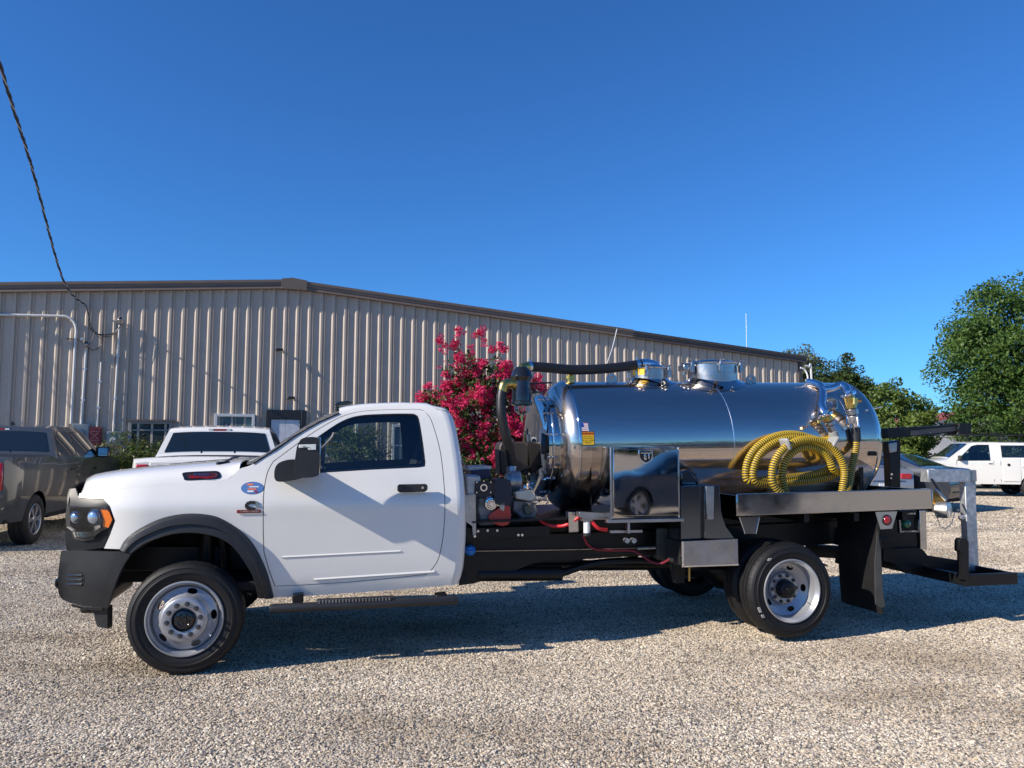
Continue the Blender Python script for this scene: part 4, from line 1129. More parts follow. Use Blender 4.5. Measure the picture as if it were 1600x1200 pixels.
# black sail in the front corner of the window
fblock([(461, 727), (478, 706), (479, 741), (463, 743)], .008, 'window_sail', BLKPL, near_door, .008)

# interior ---------------------------------------------------------------
q = MB()
q.box((1.30, .22, .95), (1.75, 1.78, 1.18)); obj('seat', q, SEATM, truck, bevel=.04)
for v0 in (.25, 1.18):
    q = MB().prism([(1.62, 1.12), (1.74, 1.08), (1.93, 1.66), (1.86, 1.72), (1.80, 1.70)], v0, v0 + .55); obj('seat_back', q, SEATM, truck, bevel=.04)
    obj('headrest', MB().box((1.86, v0 + .15, 1.68), (1.94, v0 + .4, 1.84)), SEATM, truck, bevel=.03)
obj('dashboard', MB().prism([(.25, 1.0), (.75, 1.05), (.80, 1.32), (.70, 1.43), (.45, 1.47), (.25, 1.46)], .12, 1.88), INTER, truck, bevel=.02)
obj('floor', MB().box((.2, .08, .56), (2.04, 1.92, .62)), DARK, truck, smooth=0)
M = Matrix.Translation((.93, .56, 1.40)) @ Matrix.Rotation(R(62), 4, 'Y')
q = MB().tube([M @ Vector((.19 * math.cos(t * .2618), .19 * math.sin(t * .2618), 0)) for t in range(25)], .014, 8)
q.tube([M @ Vector((-.18, 0, 0)), M @ Vector((.18, 0, 0))], .012, 6).cyl(M @ Vector((0, 0, -.02)), M @ Vector((0, 0, .02)), .06).cyl(M @ Vector((0, 0, 0)), (.7, .56, 1.28), .03)
obj('steering_wheel', q, mat('wheel_leather', (.05, .052, .055), .4), truck)
obj('grab_handle', MB().tube(smooth3([TP(500, 702, .12), TP(508, 695, .14), TP(518, 684, .15), TP(522, 676, .15)]), .012, 6), mat('grey_trim', (.12, .12, .12), .5), truck)

# wheels -----------------------------------------------------------------
def tyre_mb(wd=.225):
    n = 150
    prof = [(.262, .022), (.275, .012), (.300, .005), (.318, .004), (.322, -.001), (.330, -.001), (.334, .003), (.352, .008), (.360, .006), (.372, .013), (.382, .022), (.390, .034), (.397, .048), (.398, .066), (.389, .068), (.389, .074), (.401, .076), (.402, .106), (.391, .108), (.391, .117)]
    prof = prof + [(r, wd - h) for r, h in prof[::-1]] + [(.25, wd - .03), (.25, .03)]
    def rf(j, i):
        r = prof[j][0]
        if r > .3955 and (i % 3 == 0): return -.0032
        if .385 < r < .3955 and j < 14 and i % 3 == 0: return -.0022
        return 0
    return MB().lathe(prof, None, n, rf=rf, closed=True)
tyre_me = obj('tyre', tyre_mb(), RUBBER, smooth=28); TY = tyre_me.data; bpy.data.objects.remove(tyre_me)
def slot_ring(r0, r1, nh, ra, a_len, fh, n_extra=0):
    # flat ring with oval hand holes, later bent to the disc profile
    outl = [(r1 * math.cos(2 * math.pi * i / 72), r1 * math.sin(2 * math.pi * i / 72)) for i in range(72)]
    holes = [[(r0 * math.cos(2 * math.pi * i / 48), r0 * math.sin(2 * math.pi * i / 48)) for i in range(48)]]
    for k in range(nh):
        th = 2 * math.pi * (k + .25) / nh; hp_ = []
        for i in range(16):
            a = 2 * math.pi * i / 16; rr = ra + .019 * math.sin(a); tt = th + a_len * math.cos(a) * (1 - .15 * abs(math.cos(a)))
            hp_.append((rr * math.cos(tt), rr * math.sin(tt)))
        holes.append(hp_)
    return panel_mb(outl, holes, fh, .022)
def rim_front():
    q = MB(); M0 = None
    q.lathe([(.262, .022), (.268, .012), (.264, .003), (.257, .002), (.252, .010), (.249, .026), (.240, .034), (.236, .040), (.232, .060), (.224, .066), (.219, .07), (.216, .12), (.216, .2)], None, 72)
    fh = lambda x, z: interp(math.hypot(x, z), [(.150, -.012), (.162, -.008), (.168, .012), (.176, .028), (.20, .040), (.222, .052)])
    a = slot_ring(.155, .221, 5, .195, .21, fh); q.add(a.v, a.f)
    q.lathe([(.08, -.020), (.095, -.026), (.14, -.026), (.152, -.022), (.160, -.012), (.163, .0)], None, 60)
    return q
def rim_rear():
    q = MB()
    q.lathe([(.262, .022), (.268, .010), (.265, .001), (.258, .0), (.252, .006), (.248, .02), (.236, .03), (.232, .038), (.231, .075), (.222, .09), (.219, .12), (.221, .128)], None, 72)
    fh = lambda x, z: interp(math.hypot(x, z), [(.125, .155), (.14, .150), (.165, .135), (.19, .12), (.221, .105)])
    a = slot_ring(.132, .2205, 5, .182, .21, fh); q.add(a.v, a.f)
    q.lathe([(.08, .128), (.09, .125), (.125, .127), (.134, .136), (.136, .158)], None, 60)
    return q
_r = obj('rim', rim_front(), SILVP, smooth=35); RF = _r.data; bpy.data.objects.remove(_r)
_r = obj('rim', rim_rear(), SILVP, smooth=35); RR_ = _r.data; bpy.data.objects.remove(_r)
def nuts(h, kind):
    q = MB()
    for k in range(10):
        a = 2 * math.pi * (k + .35) / 10; x, z = .1125 * math.cos(a), .1125 * math.sin(a)
        q.cyl((x, h + .004, z), (x, h - .002, z), .0185, n=14); q.cyl((x, h - .002, z), (x, h - .018, z), .0145, .013, n=6); q.cyl((x, h - .018, z), (x, h - .028, z), .009, .007, n=8)
    return q
NUTM = mat('lug_nut', (.16, .17, .18), .3, .9)
_r = obj('lug_nuts', nuts(-.026, 0), NUTM, smooth=35); NF = _r.data; bpy.data.objects.remove(_r)
_r = obj('lug_nuts', nuts(.126, 0), NUTM, smooth=35); NR = _r.data; bpy.data.objects.remove(_r)
def hubs(h0, d):
    q = MB(); q.lathe([(0, h0 - d), (.022, h0 - d), (.026, h0 - d + .006), (.04, h0 - d + .008), (.045, h0 - d + .004), (.062, h0 - d + .006), (.072, h0 - d + .014), (.08, h0 - .01), (.084, h0 + .03)], None, 40); return q
_r = obj('hub', hubs(-.02, .012), BLKGL, smooth=35); HF = _r.data; bpy.data.objects.remove(_r)
_r = obj('hub', hubs(.125, .075), BLKPT, smooth=35); HR = _r.data; bpy.data.objects.remove(_r)
# small valve stem
def wheel(u, v, w, front, far=False, outer=True):
    e = bpy.data.objects.new('wheel', None); e.empty_display_size = .1; link(e, truck)
    e.location = (u, v, w)
    if far: e.rotation_euler = (0, 0, math.pi)
    parts = [('tyre', TY), ('rim', RF if front else RR_)]
    if outer: parts += [('lug_nuts', NF if front else NR), ('hub', HF if front else HR)]
    for n, me in parts:
        o = bpy.data.objects.new(n, me); link(o, e)
        if n != 'tyre': o.rotation_euler = (0, R(random.uniform(0, 60)), 0)
    obj('brake_drum', MB().lathe([(0, .15), (.19, .15), (.19, .24), (0, .24)], None, 24), DARK, e)
    if outer and not far:
        obj('valve_stem', MB().cyl((.17, -.004 if front else .05, -.11), (.185, -.02 if front else .0, -.125), .004), CHROME2, e)
    return e
FW = .402
wheel(-.022, -.055, FW - .006, True)
wheel(-.022, 2.055, FW - .006, True, far=True)
RU = 4.80; RW = .425
wr_ = wheel(RU, -.15, RW, False)
q = MB()
for an, ln in ((128, .05), (204, .10), (214, .05)):
    for k in range(6):
        a = R(an + ln * 57 * (k / 5 - .5)); q.box((.345 * math.cos(a) - .010, -.0035, .345 * math.sin(a) - .006), (.345 * math.cos(a) + .010, .004, .345 * math.sin(a) + .004))
obj('chalk_mark', q, mat('chalk', (.45, .45, .42), .9), wr_, smooth=0)['kind'] = 'stuff'
e2 = wheel(RU, .12, RW, False, outer=False)
wheel(RU, 2.15, RW, False, far=True); wheel(RU, 1.88, RW, False, far=True, outer=False)
# ------------------------------------------------------------------ chassis
def PR(px, v0, v1, vm=None, name='part', m=None, parent=None, bevel=0, **k):
    vm = min(v0, v1) if vm is None else vm
    return obj(name, MB().prism([TL(x, y, vm) for x, y in px], v0, v1), m, parent or truck, bevel=bevel, **k)
for v0 in (.56, 1.37):
    obj('frame_rail', MB().prism([(-.75, .66), (.9, .62), (2.0, .60), (6.15, .72), (6.15, .94), (2.0, .83), (.9, .80), (-.75, .85)], v0, v0 + .07), BLKPT, truck, bevel=.006)
PR([(727, 838), (800, 836), (1030, 829), (1150, 826), (1150, 848), (1030, 864), (900, 868), (862, 874), (835, 880), (803, 892), (770, 902), (740, 912), (717, 915)], .50, .515, name='side_plate', m=BLKPT, bevel=.002)
PR([(727, 838), (800, 836), (1030, 829), (1150, 826), (1150, 848), (1030, 864), (900, 868), (862, 874), (835, 880), (803, 892), (770, 902), (740, 912), (717, 915)], 1.485, 1.50, .5, name='side_plate', m=BLKPT, bevel=.002)
for u in (2.25, 3.2, 3.9, 5.3, 6.1): obj('cross_member', MB().box((u, .63, .70), (u + .08, 1.37, .9)), BLKPT, truck, smooth=0)
obj('chassis_shadow_pan', MB().box((2.05, .64, .60), (3.2, 1.36, .64)), BLKPT, truck, smooth=0)
q = MB().cyl(TP(745, 897, .55), TP(877, 896, .55), .062, n=28); q.v = q.v
obj('muffler', q, BLKPT, truck)
obj('exhaust_pipe', MB().tube(smooth3([TP(877, 896, .55), TP(930, 880, .6), TP(1000, 876, .62), TP(1060, 882, .6)]), .032, 10), BLKPT, truck)
obj('drive_shaft', MB().cyl((1.6, 1.0, .55), (4.6, 1.0, .48), .05), BLKPT, truck)
q = MB(); q.cyl((RU, .2, RW), (RU, 1.8, RW), .07); q.lathe([(0, -.17), (.1, -.16), (.18, -.08), (.2, 0), (.18, .1), (.08, .22), (0, .25)], Matrix.Translation((RU, 1.0, RW)) @ Matrix.Rotation(R(90), 4, 'Z'), 24)
obj('rear_axle', q, BLKPT, truck)
for v in (.46, 1.54):
    q = MB()
    for k in range(6):
        L_ = .75 - .09 * k; q.box((RU - L_, v - .035, RW + .10 + .014 * k - .0), (RU + L_, v + .035, RW + .112 + .014 * k))
    o = obj('leaf_spring', q, BLKPT, truck, smooth=0); o['kind'] = 'stuff'
    obj('spring_hanger', MB().prism([(RU - .80, .42), (RU - .72, .42), (RU - .68, .75), (RU - .85, .75)], v - .04, v + .04), BLKPT, truck)
# equipment sub-frame above the rails
SF = lambda u: .985 + .012 * (u - 2.0)
for v0 in (.55, 1.36): obj('subframe_rail', MB().prism([(2.12, .86), (6.3, .95), (6.3, 1.07), (2.12, 1.0)], v0, v0 + .09), BLKPT, truck, bevel=.004)
obj('subframe_deck', MB().prism([(2.12, 1.0), (4.3, 1.035), (4.3, 1.05), (2.12, 1.015)], .30, 1.72), BLKPT, truck, smooth=0)
# nerf bar
a, b = TP(421, 951, -.03), TP(716, 937.5, -.03)
ns = obj('step_bar', MB().tube([a, a + Vector((.03, 0, 0)), b - Vector((.03, 0, 0)), b], [.028, .034, .034, .028], 16), BLKPL, truck, smooth=50)
obj('step_tread', PR([(495, 938.5), (616, 933), (619, 941), (497, 946)], -.066, .03, name='step_tread', m=BLKPL, bevel=.006).data and MB().box((0, 0, -9), (.001, .001, -8.999)), DARK, None) if False else None
st = PR([(495, 939), (616, 933.5), (618, 940), (497, 946)], -.05, .04, -.05, name='step_tread', m=BLKPL, bevel=.006, parent=ns)
q = MB()
for k in range(22):
    x_, y_ = 499 + k * 5.2, 940.5 - k * .235; c = TP(x_, y_, -.052); q.box((c.x - .005, -.058, c.z - .011), (c.x + .005, -.049, c.z + .011))
o = obj('tread_studs', q, STEEL, ns, smooth=0); o['kind'] = 'stuff'
for x_ in (465, 690):
    PR([(x_ - 9, 930), (x_ + 9, 928), (x_ + 8, 946), (x_ - 8, 947)], -.02, .10, name='step_bracket', m=BLKPT, parent=ns, bevel=.01)
a = TP(421, 951, -.03) + Vector((0, 2.06, 0)); b = TP(716, 937.5, -.03) + Vector((0, 2.06, 0))
obj('step_bar', MB().tube([a, b], .034, 12), BLKPL, truck)
obj('transfer_case', MB().box((1.1, .8, .42), (1.9, 1.25, .7)), BLKPT, truck, bevel=.05)

# ------------------------------------------------------------------ the tank
TA = Vector((3.10, VC, 1.648)); TB = Vector((6.13, VC, 1.706)); TR = .607
ax = (TB - TA).normalized(); tlen = (TB - TA).length
TM = Matrix.Translation(TA) @ ax.to_track_quat('Y', 'Z').to_matrix().to_4x4()   # local y runs along the tank
n = 120
prof = [(TR, 0.0), (TR, .02)] + [(TR, .02 + (tlen - .04) * k / 14) for k in range(1, 15)] + [(TR, tlen)]
tank = obj('tank', MB().lathe(prof, TM, n), TANKM, truck, smooth=35)
obj('front_head', MB().lathe([(0, -.205), (.15, -.20), (.3, -.18), (.42, -.15), (.50, -.120), (.55, -.088), (.585, -.05), (.603, -.018), (TR, 0)], TM, n), TANKM, tank, smooth=60)
obj('rear_head', MB().lathe([(TR, tlen), (.603, tlen + .018), (.585, tlen + .05), (.55, tlen + .088), (.50, tlen + .12), (.42, tlen + .15), (.3, tlen + .18), (0, tlen + .205)], TM, n), TANKM, tank, smooth=60)
def ring(h, r0=.002, w=.010, m=CHROME, name='weld_seam'):
    prof = [(TR - .004, h - w), (TR + r0, h - w * .5), (TR + r0, h + w * .5), (TR - .004, h + w)]
    return obj(name, MB().lathe(prof, TM, n), m, tank, smooth=60)
WELD = mat('weld_bead', (.7, .72, .75), .22, 1.0)
def seam_h(px, py):
    u, w = TL(px, py, VC - TR * .995); return (Vector((u, VC - TR, w)) - TA).dot(ax)
h1 = seam_h(1148, 700); ring(h1, .003, .008, WELD)
ring(.004, .006, .014, CHROME); ring(tlen - .004, .006, .014, CHROME)
ring(tlen - .30, .0015, .006, WELD)
# full opening front door of the tank with its clamp ring
dr_ = obj('tank_door_ring', MB().lathe([(.455, -.10), (.465, -.19), (.480, -.195), (.487, -.205), (.480, -.215), (.470, -.22), (.470, -.235), (.478, -.24), (.478, -.25), (.46, -.262), (.40, -.285), (.2, -.318), (0, -.325)], TM, 96), CHROME, tank, smooth=35)
for k in range(14):
    a = 2 * math.pi * (k + .5) / 14
    q = MB(); r_ = .475; x, z = r_ * math.cos(a), r_ * math.sin(a)
    big = k in (3, 10)
    q.cyl(TM @ Vector((x, -.17, z)), TM @ Vector((x, -.27, z)), .009, n=8)
    if big:
        q.box((x - .02, -.26, z - .018), (x + .02, -.19, z + .018)); q.v[-8:] = [tuple(TM @ Vector(p)) for p in q.v[-8:]]
    obj('door_clamp', q, STEEL if k % 2 else CHROME2, dr_, smooth=30)

def knob(mb, p, up, r=.038):
    up = up.normalized(); mb.cyl(p - up * .09, p + up * .02, .010, n=8); mb.cyl(p - up * .045, p - up * .005, .02, .014, n=10); mb.cyl(p - up * .10, p - up * .05, .022, .022, n=8)
    a = up.orthogonal().normalized(); b = up.cross(a)
    for k in range(3):
        t = k * math.pi / 3 * 1 + .3; d = a * math.cos(t) + b * math.sin(t)
        mb.cyl(p + d * r + up * .012, p - d * r + up * .012, .0075, n=6)
def manway(px0, px1, py_top, nk, name, vent=False, lid_m=CHROME):
    # collar centred on the tank top
    c0 = TL(px0, py_top + 12, VC)[0]; c1 = TL(px1, py_top + 12, VC)[0]; u = (c0 + c1) / 2; r = (c1 - c0) / 2
    base = 1.648 + (u - 3.1) * .0191 + TR
    ztop = TL((px0 + px1) / 2, py_top, VC - r * .3)[1]
    g = obj(name, MB().cyl((u, VC, base - .10), (u, VC, ztop - .045), r, n=56), STEEL if not vent else GALV, tank, smooth=40)
    q = MB(); M = Matrix.Translation((u, VC, 0)) @ Matrix.Rotation(R(-90), 4, 'X')
    hh = ztop - .045
    q.lathe([(r + .012, -hh + .004), (r + .014, -hh - .006), (r + .004, -hh - .012), (r * .82, -hh - .020), (r * .78, -hh - .032), (r * .5, -hh - .043), (0, -hh - .048)], M, 56)
    obj('lid', q, CHROME, g, smooth=50)
    q = MB(); rws = []
    for rad, up in ((r + .085, .002), (r + .05, .010), (r + .02, .022), (r - .002, .045)):
        rws.append([(u + rad * math.cos(2 * math.pi * i / 56), VC + rad * math.sin(2 * math.pi * i / 56), base - TR + math.sqrt(TR ** 2 - (rad * math.sin(2 * math.pi * i / 56)) ** 2) + up + .0191 * rad * math.cos(2 * math.pi * i / 56)) for i in range(57)])
    q.grid(rws)
    obj('saddle_ring', q, CHROME, g, smooth=60)
    for k in range(nk):
        a = 2 * math.pi * (k + .32) / nk; p = Vector((u + (r + .035) * math.cos(a), VC + (r + .035) * math.sin(a), hh + .012))
        q = MB(); knob(q, p, Vector((0, 0, 1))); q.box((p.x - .018, p.y - .018, hh - .085), (p.x + .018, p.y + .018, hh - .02))
        obj('clamp_knob', q, STEEL, g, smooth=35)
    return g, u, r, hh
mw, mu, mr, mh = manway(1078, 1147, 562, 6, 'manway')
obj('hinge', MB().box((mu - mr - .10, .93, mh - .07), (mu - mr + .01, 1.07, mh - .01)), STEEL, mw, bevel=.01)
mv, pu, pr_, ph = manway(990, 1040, 569, 5, 'primary_shutoff')
c = TL(998, 578, VC - pr_)
obj('yellow_tag', MB().grid([[(c[0] + .01 + .022 * i, VC - pr_ * math.cos(math.asin(max(-1, min(1, (c[0] + .01 + .022 * i - pu) / pr_)))) - .002, c[1] + dz) for i in range(6)] for dz in (-.04, .03)]), YLAB, mv, smooth=0)
def lug(px, v):
    u = TL(px, 590, v)[0]; z = 1.648 + (u - 3.1) * .0191 + math.sqrt(max(.01, TR ** 2 - (VC - v) ** 2)) - .01
    pts = [(u - .055, z), (u - .055, z + .04)] + [(u + .055 * math.cos(R(a)), z + .045 + .045 * math.sin(R(a))) for a in range(180, -1, -20)] + [(u + .055, z)]
    P_ = pts; hole = [(u + .02 * math.cos(R(a)), z + .05 + .02 * math.sin(R(a))) for a in range(0, 360, 30)]
    obj('lifting_lug', panel_mb(P_, [hole], lambda a, b: v, .2), STEEL, tank, solid=.012, smooth=30)
lug(956, .95); lug(1174, .95)
# small pipe fitting under the suction hose, wire probe at the rear
p = TP(891, 592, .95); z0 = 1.648 + (p.x - 3.1) * .0191 + TR
obj('relief_valve', MB().cyl((p.x, .95, z0 - .03), (p.x, .95, z0 + .025), .035).cyl((p.x, .95, z0 + .025), (p.x, .95, z0 + .05), .05).cyl((p.x, .95, z0 + .05), (p.x, .95, z0 + .085), .03), BRASS, tank, smooth=35)
p = TP(1262, 596, .9)
obj('vent_probe', MB().tube(smooth3([p, p + Vector((0, 0, .06)), p + Vector((-.03, 0, .12)), p + Vector((-.08, 0, .14))]), .008, 6), WLAB, tank)
obj('probe_nut', MB().cyl(p - Vector((0, 0, .02)), p + Vector((0, 0, .02)), .022), WLAB, tank)
# suction hose over the top
def hose(path, r, name, m, parent, n=14, k=6): return obj(name, MB().tube(smooth3(path, k), r, n), m, parent, smooth=60)
zt = [TP(823, 573, .78), TP(850, 574, .8), TP(890, 577.5, .84), TP(930, 577, .88), TP(970, 573.5, .93), TP(1000, 569, .97)]
hs = hose(zt, .047, 'suction_hose', HOSEB, truck)
q = MB().tube(smooth3([TP(1000, 569, .97), TP(1012, 569, .99), TP(1024, 573, 1.0), TP(1026, 585, 1.0)]), .052, 14)
obj('chrome_elbow', q, CHROME2, hs, smooth=60)
for x_, y_ in ((828, 573), (996, 570)):
    a = TP(x_ - 3, y_, .78 if x_ < 900 else .965); b = TP(x_ + 3, y_, .78 if x_ < 900 else .965); obj('hose_clamp', MB().cyl(a, b, .051, n=20).cyl(a + Vector((.01, 0, .05)), a + Vector((.01, 0, .075)), .006, n=6), CHROME2, hs)
# secondary filter with brass elbows and a clear bowl
fl = obj('vacuum_filter', MB().lathe([(0, -.19), (.05, -.19), (.085, -.15), (.10, -.10), (.075, -.06), (.08, .02), (.088, .06), (.088, .12), (.098, .13), (.098, .155), (.08, .165), (.0, .17)], Matrix.Translation(TP(815, 606, .70)) @ Matrix.Rotation(R(-90), 4, 'X'), 32), BLKGL, truck, smooth=35)
# bowl and caged glass
cb = TP(815.5, 634, .70)
obj('glass_bowl', MB().lathe([(.062, -.085), (.062, .03), (.055, .055), (.03, .072), (0, .078)], Matrix.Translation(cb) @ Matrix.Rotation(R(-90), 4, 'X'), 28), CLEAR, fl, smooth=50)
q = MB()
for k in range(8):
    a = 2 * math.pi * k / 8; q.tube([cb + Vector((.066 * math.cos(a), .066 * math.sin(a), .07)), cb + Vector((.066 * math.cos(a), .066 * math.sin(a), -.04)), cb + Vector((.03 * math.cos(a), .03 * math.sin(a), -.08))], .0045, 5)
q.cyl(cb + Vector((0, 0, .065)), cb + Vector((0, 0, .085)), .076, n=24)
obj('bowl_cage', q, STEEL, fl, smooth=30)
obj('drain_cock', MB().cyl(cb - Vector((0, 0, .075)), cb - Vector((0, 0, .125)), .014, n=10).cyl(cb - Vector((0, 0, .12)), cb - Vector((0, 0, .15)), .008, n=8), BRASS, fl)
obj('brass_elbow', MB().tube(smooth3([TP(815, 592, .70), TP(815, 580, .72), TP(818, 574, .74), TP(826, 573, .77)]), .042, 14).cyl(TP(815, 590, .7), TP(815, 585, .7), .05, n=8), BRASS, fl, smooth=45)
obj('brass_elbow', MB().tube(smooth3([TP(806, 600, .70), TP(798, 599, .69), TP(788, 601, .68), TP(785, 612, .68)]), .046, 14).cyl(TP(806, 600, .7), TP(800, 600, .7), .056, n=8), BRASS, fl, smooth=45)
hose([TP(785, 609, .68), TP(783, 625, .67), TP(784, 650, .66), TP(790, 680, .68), TP(796, 700, .72), TP(799, 726, .76)], .044, 'vacuum_hose', HOSEB, truck)
obj('filter_bracket', MB().tube([TP(828, 599, .74), TP(862, 598, .98)], .008, 6).tube([TP(828, 613, .74), TP(850, 613, .92)], .008, 6), BLKPT, fl)

# labels on the tank
def cyl_patch(px, py, wd, ht, off, name, m, parent, nx=4, ny=5):
    d = (TM.inverted().to_3x3() @ (Matrix.Rotation(-YAW, 3, 'Z') @ ray(px, py))); o_ = TM.inverted() @ (Matrix.Rotation(-YAW, 3, 'Z') @ (CAM - TO))
    a = d.x ** 2 + d.z ** 2; b = 2 * (o_.x * d.x + o_.z * d.z); c = o_.x ** 2 + o_.z ** 2 - TR ** 2
    t = (-b - math.sqrt(b * b - 4 * a * c)) / (2 * a); p = o_ + d * t; th = math.atan2(p.z, p.x); rr = TR + off; rs = []
    if wd < 0: return p, th
    for j in range(ny + 1):
        an = th + (j / ny - .5) * ht / TR; rs.append([TM @ Vector((rr * math.cos(an), p.y + (i / nx - .5) * wd, rr * math.sin(an))) for i in range(nx + 1)])
    return obj(name, MB().grid(rs, flip=False), m, parent, smooth=30)
fg = cyl_patch(912.5, 667.5, .078, .078, .002, 'flag_sticker', WLAB, tank)
cyl_patch(909, 664.5, .036, .040, .003, 'flag_canton', mat('flag_blue', (.03, .06, .3), .4), fg)
for k in range(5): cyl_patch(915.5 if k < 3 else 912.5, 661.3 + k * 3.1, .036 if k < 3 else .07, .0065, .0031, 'flag_stripe', REDL, fg, 2, 2)
wl_ = cyl_patch(918.5, 685, .125, .125, .002, 'warning_label', mat('black_print', (.02, .02, .02), .5), tank)
cyl_patch(918.5, 685, .112, .112, .003, 'label_field', YLAB, wl_)
cyl_patch(918.5, 677.6, .112, .024, .0036, 'label_header', mat('orange_header', (.75, .16, .01), .5), wl_, 4, 2)
def tank_text(s, px, py, size, m, parent, xs=1.0):
    p, th = cyl_patch(px, py, -1, 0, 0, '', None, None); q = text_mb(s, size, .001, xs=xs)
    rr = TR + .0048; q2 = MB(); q2.f = q.f; q2.m = q.m
    for v in q.v:
        an = th + (-1) * 0; z = v[2]; a_ = th - z / TR if math.cos(th) > 0 and False else None
        # find the direction in which the angle climbs
        up = 1 if math.cos(th) > 0 else -1
        an = th + up * z / TR; q2.v.append(tuple(TM @ Vector((rr * math.cos(an), p.y + v[0], rr * math.sin(an)))))
    return obj('label_print', q2, m, parent, smooth=0)
BLKPR = MATS['black_print']
tank_text('WARNING', 918.5, 677.6, .026, BLKPR, wl_, .95)
for k, s_ in enumerate(('KEEP CLEAR OF', 'MOVING PARTS', 'VACUUM UNDER', 'PRESSURE')): tank_text(s_, 918.5, 682 + k * 3.2, .016, BLKPR, wl_, .85)

# cradle under the tank
for u in (3.25, 4.1, 5.0, 5.95):
    q = MB(); pts = [(.45, 1.03), (.45, 1.40)] + [(VC + (TR + .004) * math.cos(R(a)), 1.648 + (u - 3.1) * .0191 + (TR + .004) * math.sin(R(a))) for a in range(205, 336, 10)] + [(1.55, 1.40), (1.55, 1.03)]
    pts = [(p[0], p[1]) for p in pts]
    vs = MB().prism(pts, u, u + .04); vs.v = [(p[1], p[0], p[2]) for p in vs.v]; vs.f = [f[::-1] for f in vs.f]
    obj('tank_cradle', vs, BLKPT, truck, smooth=0)

# ------------------------------------------------------------------ pump and engine between cab and tank
eng = bpy.data.objects.new('pump_engine', None); link(eng, truck)
EB = .34
obj('engine_bed', MB().prism([TL(728, 826, EB), TL(860, 822, EB), TL(860, 838, EB), TL(728, 842, EB)], EB, 1.6), BLKPT, eng, bevel=.006)
PR([(727, 774), (743, 772), (744, 835), (739, 836), (738, 822), (728, 815)], .30, .31, name='guard_plate', m=STEEL, parent=eng)
PR([(728, 742), (748, 742), (751, 746), (751, 770), (746, 775), (729, 775)], .36, .5, name='fuel_filter_housing', m=ALU, parent=eng, bevel=.015)
PR(crv([(743, 754), (746, 752), (766, 752), (769, 755), (769, 772), (766, 776), (745, 776), (742, 773)], 2, True), .34, .40, name='control_box', m=BLKPL, parent=eng, bevel=.008)
c = TP(756, 762, .335); obj('dial', MB().cyl(c, c + Vector((0, .02, 0)), .031, n=24), CHROME2, eng); obj('dial_centre', MB().cyl(c - Vector((0, .004, 0)), c, .02, n=20), BLKPL, eng)
for dx, dz in ((-.06, .045), (.06, .045), (-.06, -.04), (.06, -.04), (0, .055)): obj('screw', MB().cyl(c + Vector((dx, .0, dz)), c + Vector((dx, .01, dz)), .006, n=8), CHROME2, eng)
PR(crv([(773, 753), (777, 749), (793, 749), (798, 753), (799, 770), (797, 787), (790, 790), (777, 788), (773, 775)], 2, True), .33, .52, name='air_cleaner', m=mat('dark_navy_plastic', (.012, .016, .035), .35), parent=eng, bevel=.02)
PR([(746, 776), (776, 776), (779, 800), (778, 822), (747, 824), (745, 800)], .42, .70, name='crankcase', m=mat('dark_cast_aluminium', (.18, .18, .19), .45, .7, var=.3, vscale=25, bump=.002), parent=eng, bevel=.02)
c = TP(766, 787, .40); M = Matrix.Translation(c)
obj('recoil_cover', MB().lathe([(0, -.05), (.02, -.05), (.025, -.044), (.035, -.044), (.04, -.036), (.052, -.034), (.058, -.02), (.06, .03)], M, 9), CHROME2, eng, smooth=20)
q = MB()
for k in range(9): q.box((c.x - .10 + .003 * k, .405, c.z - .04 - .011 * k), (c.x + .03, .42, c.z - .036 - .011 * k))
obj('cooling_fin', q, ALU, eng, smooth=0)['kind'] = 'stuff'
PR(crv([(763, 808), (775, 797), (786, 791), (796, 791), (798, 805), (796, 818), (785, 822), (772, 818)], 3, True), .35, .48, name='blower_housing', m=REDP, parent=eng, bevel=.02)
PR([(780, 785), (789, 785), (788, 799), (781, 797)], .33, .36, name='carburettor_bracket', m=STEEL, parent=eng, bevel=.004)
for x_, y_ in ((762, 829), (777, 829), (747, 830), (810, 836), (816, 836), (742, 838)):
    c = TP(x_, y_, .32); obj('mounting_bolt', MB().cyl(c, c + Vector((0, .03, 0)), .011, n=8), CHROME2, eng)
# vacuum pump body
q = MB().cyl(TP(795, 752, .62), TP(812, 752, .62), .085, n=30).cyl(TP(790, 752, .62), TP(795, 752, .62), .07, n=24)
obj('vacuum_pump', q.cyl(TP(800, 730, .7), TP(800, 745, .68), .05, n=20), ALU, eng, smooth=35)
for k in range(4): obj('pump_fin', MB().cyl(TP(797 + 4 * k, 752, .62), TP(798.2 + 4 * k, 752, .62), .094, n=30), ALU, eng)
PR([(803, 769), (828, 765), (836, 771), (838, 778), (828, 784), (806, 780)], .46, .70, name='gearbox_cover', m=mat('pale_cast_metal', (.55, .54, .48), .4, .4, var=.15), parent=eng, bevel=.012)
PR([(800, 780), (836, 784), (842, 800), (836, 812), (812, 810), (800, 800)], .50, .74, name='pump_base', m=mat('dark_cast_aluminium', (.18, .18, .19), .45, .7), parent=eng, bevel=.02)
PR([(818, 790), (832, 790), (832, 804), (820, 804)], .46, .52, name='oil_reservoir', m=mat('olive_metal', (.09, .10, .07), .5), parent=eng, bevel=.01)
PR([(780, 698), (784, 690), (822, 690), (826, 694), (826, 742), (781, 742)], 1.0, 1.22, name='back_box', m=mat('brown_grey_panel', (.030, .024, .022), .5), parent=eng, bevel=.02)
PR([(731, 730), (768, 728), (768, 733), (732, 735)], .55, .95, name='upper_bracket', m=ALU, parent=eng, bevel=.004)
PR([(736, 735), (766, 733), (768, 748), (738, 750)], .50, .85, name='battery_box', m=mat('dark_blue_box', (.012, .015, .05), .4), parent=eng, bevel=.01)
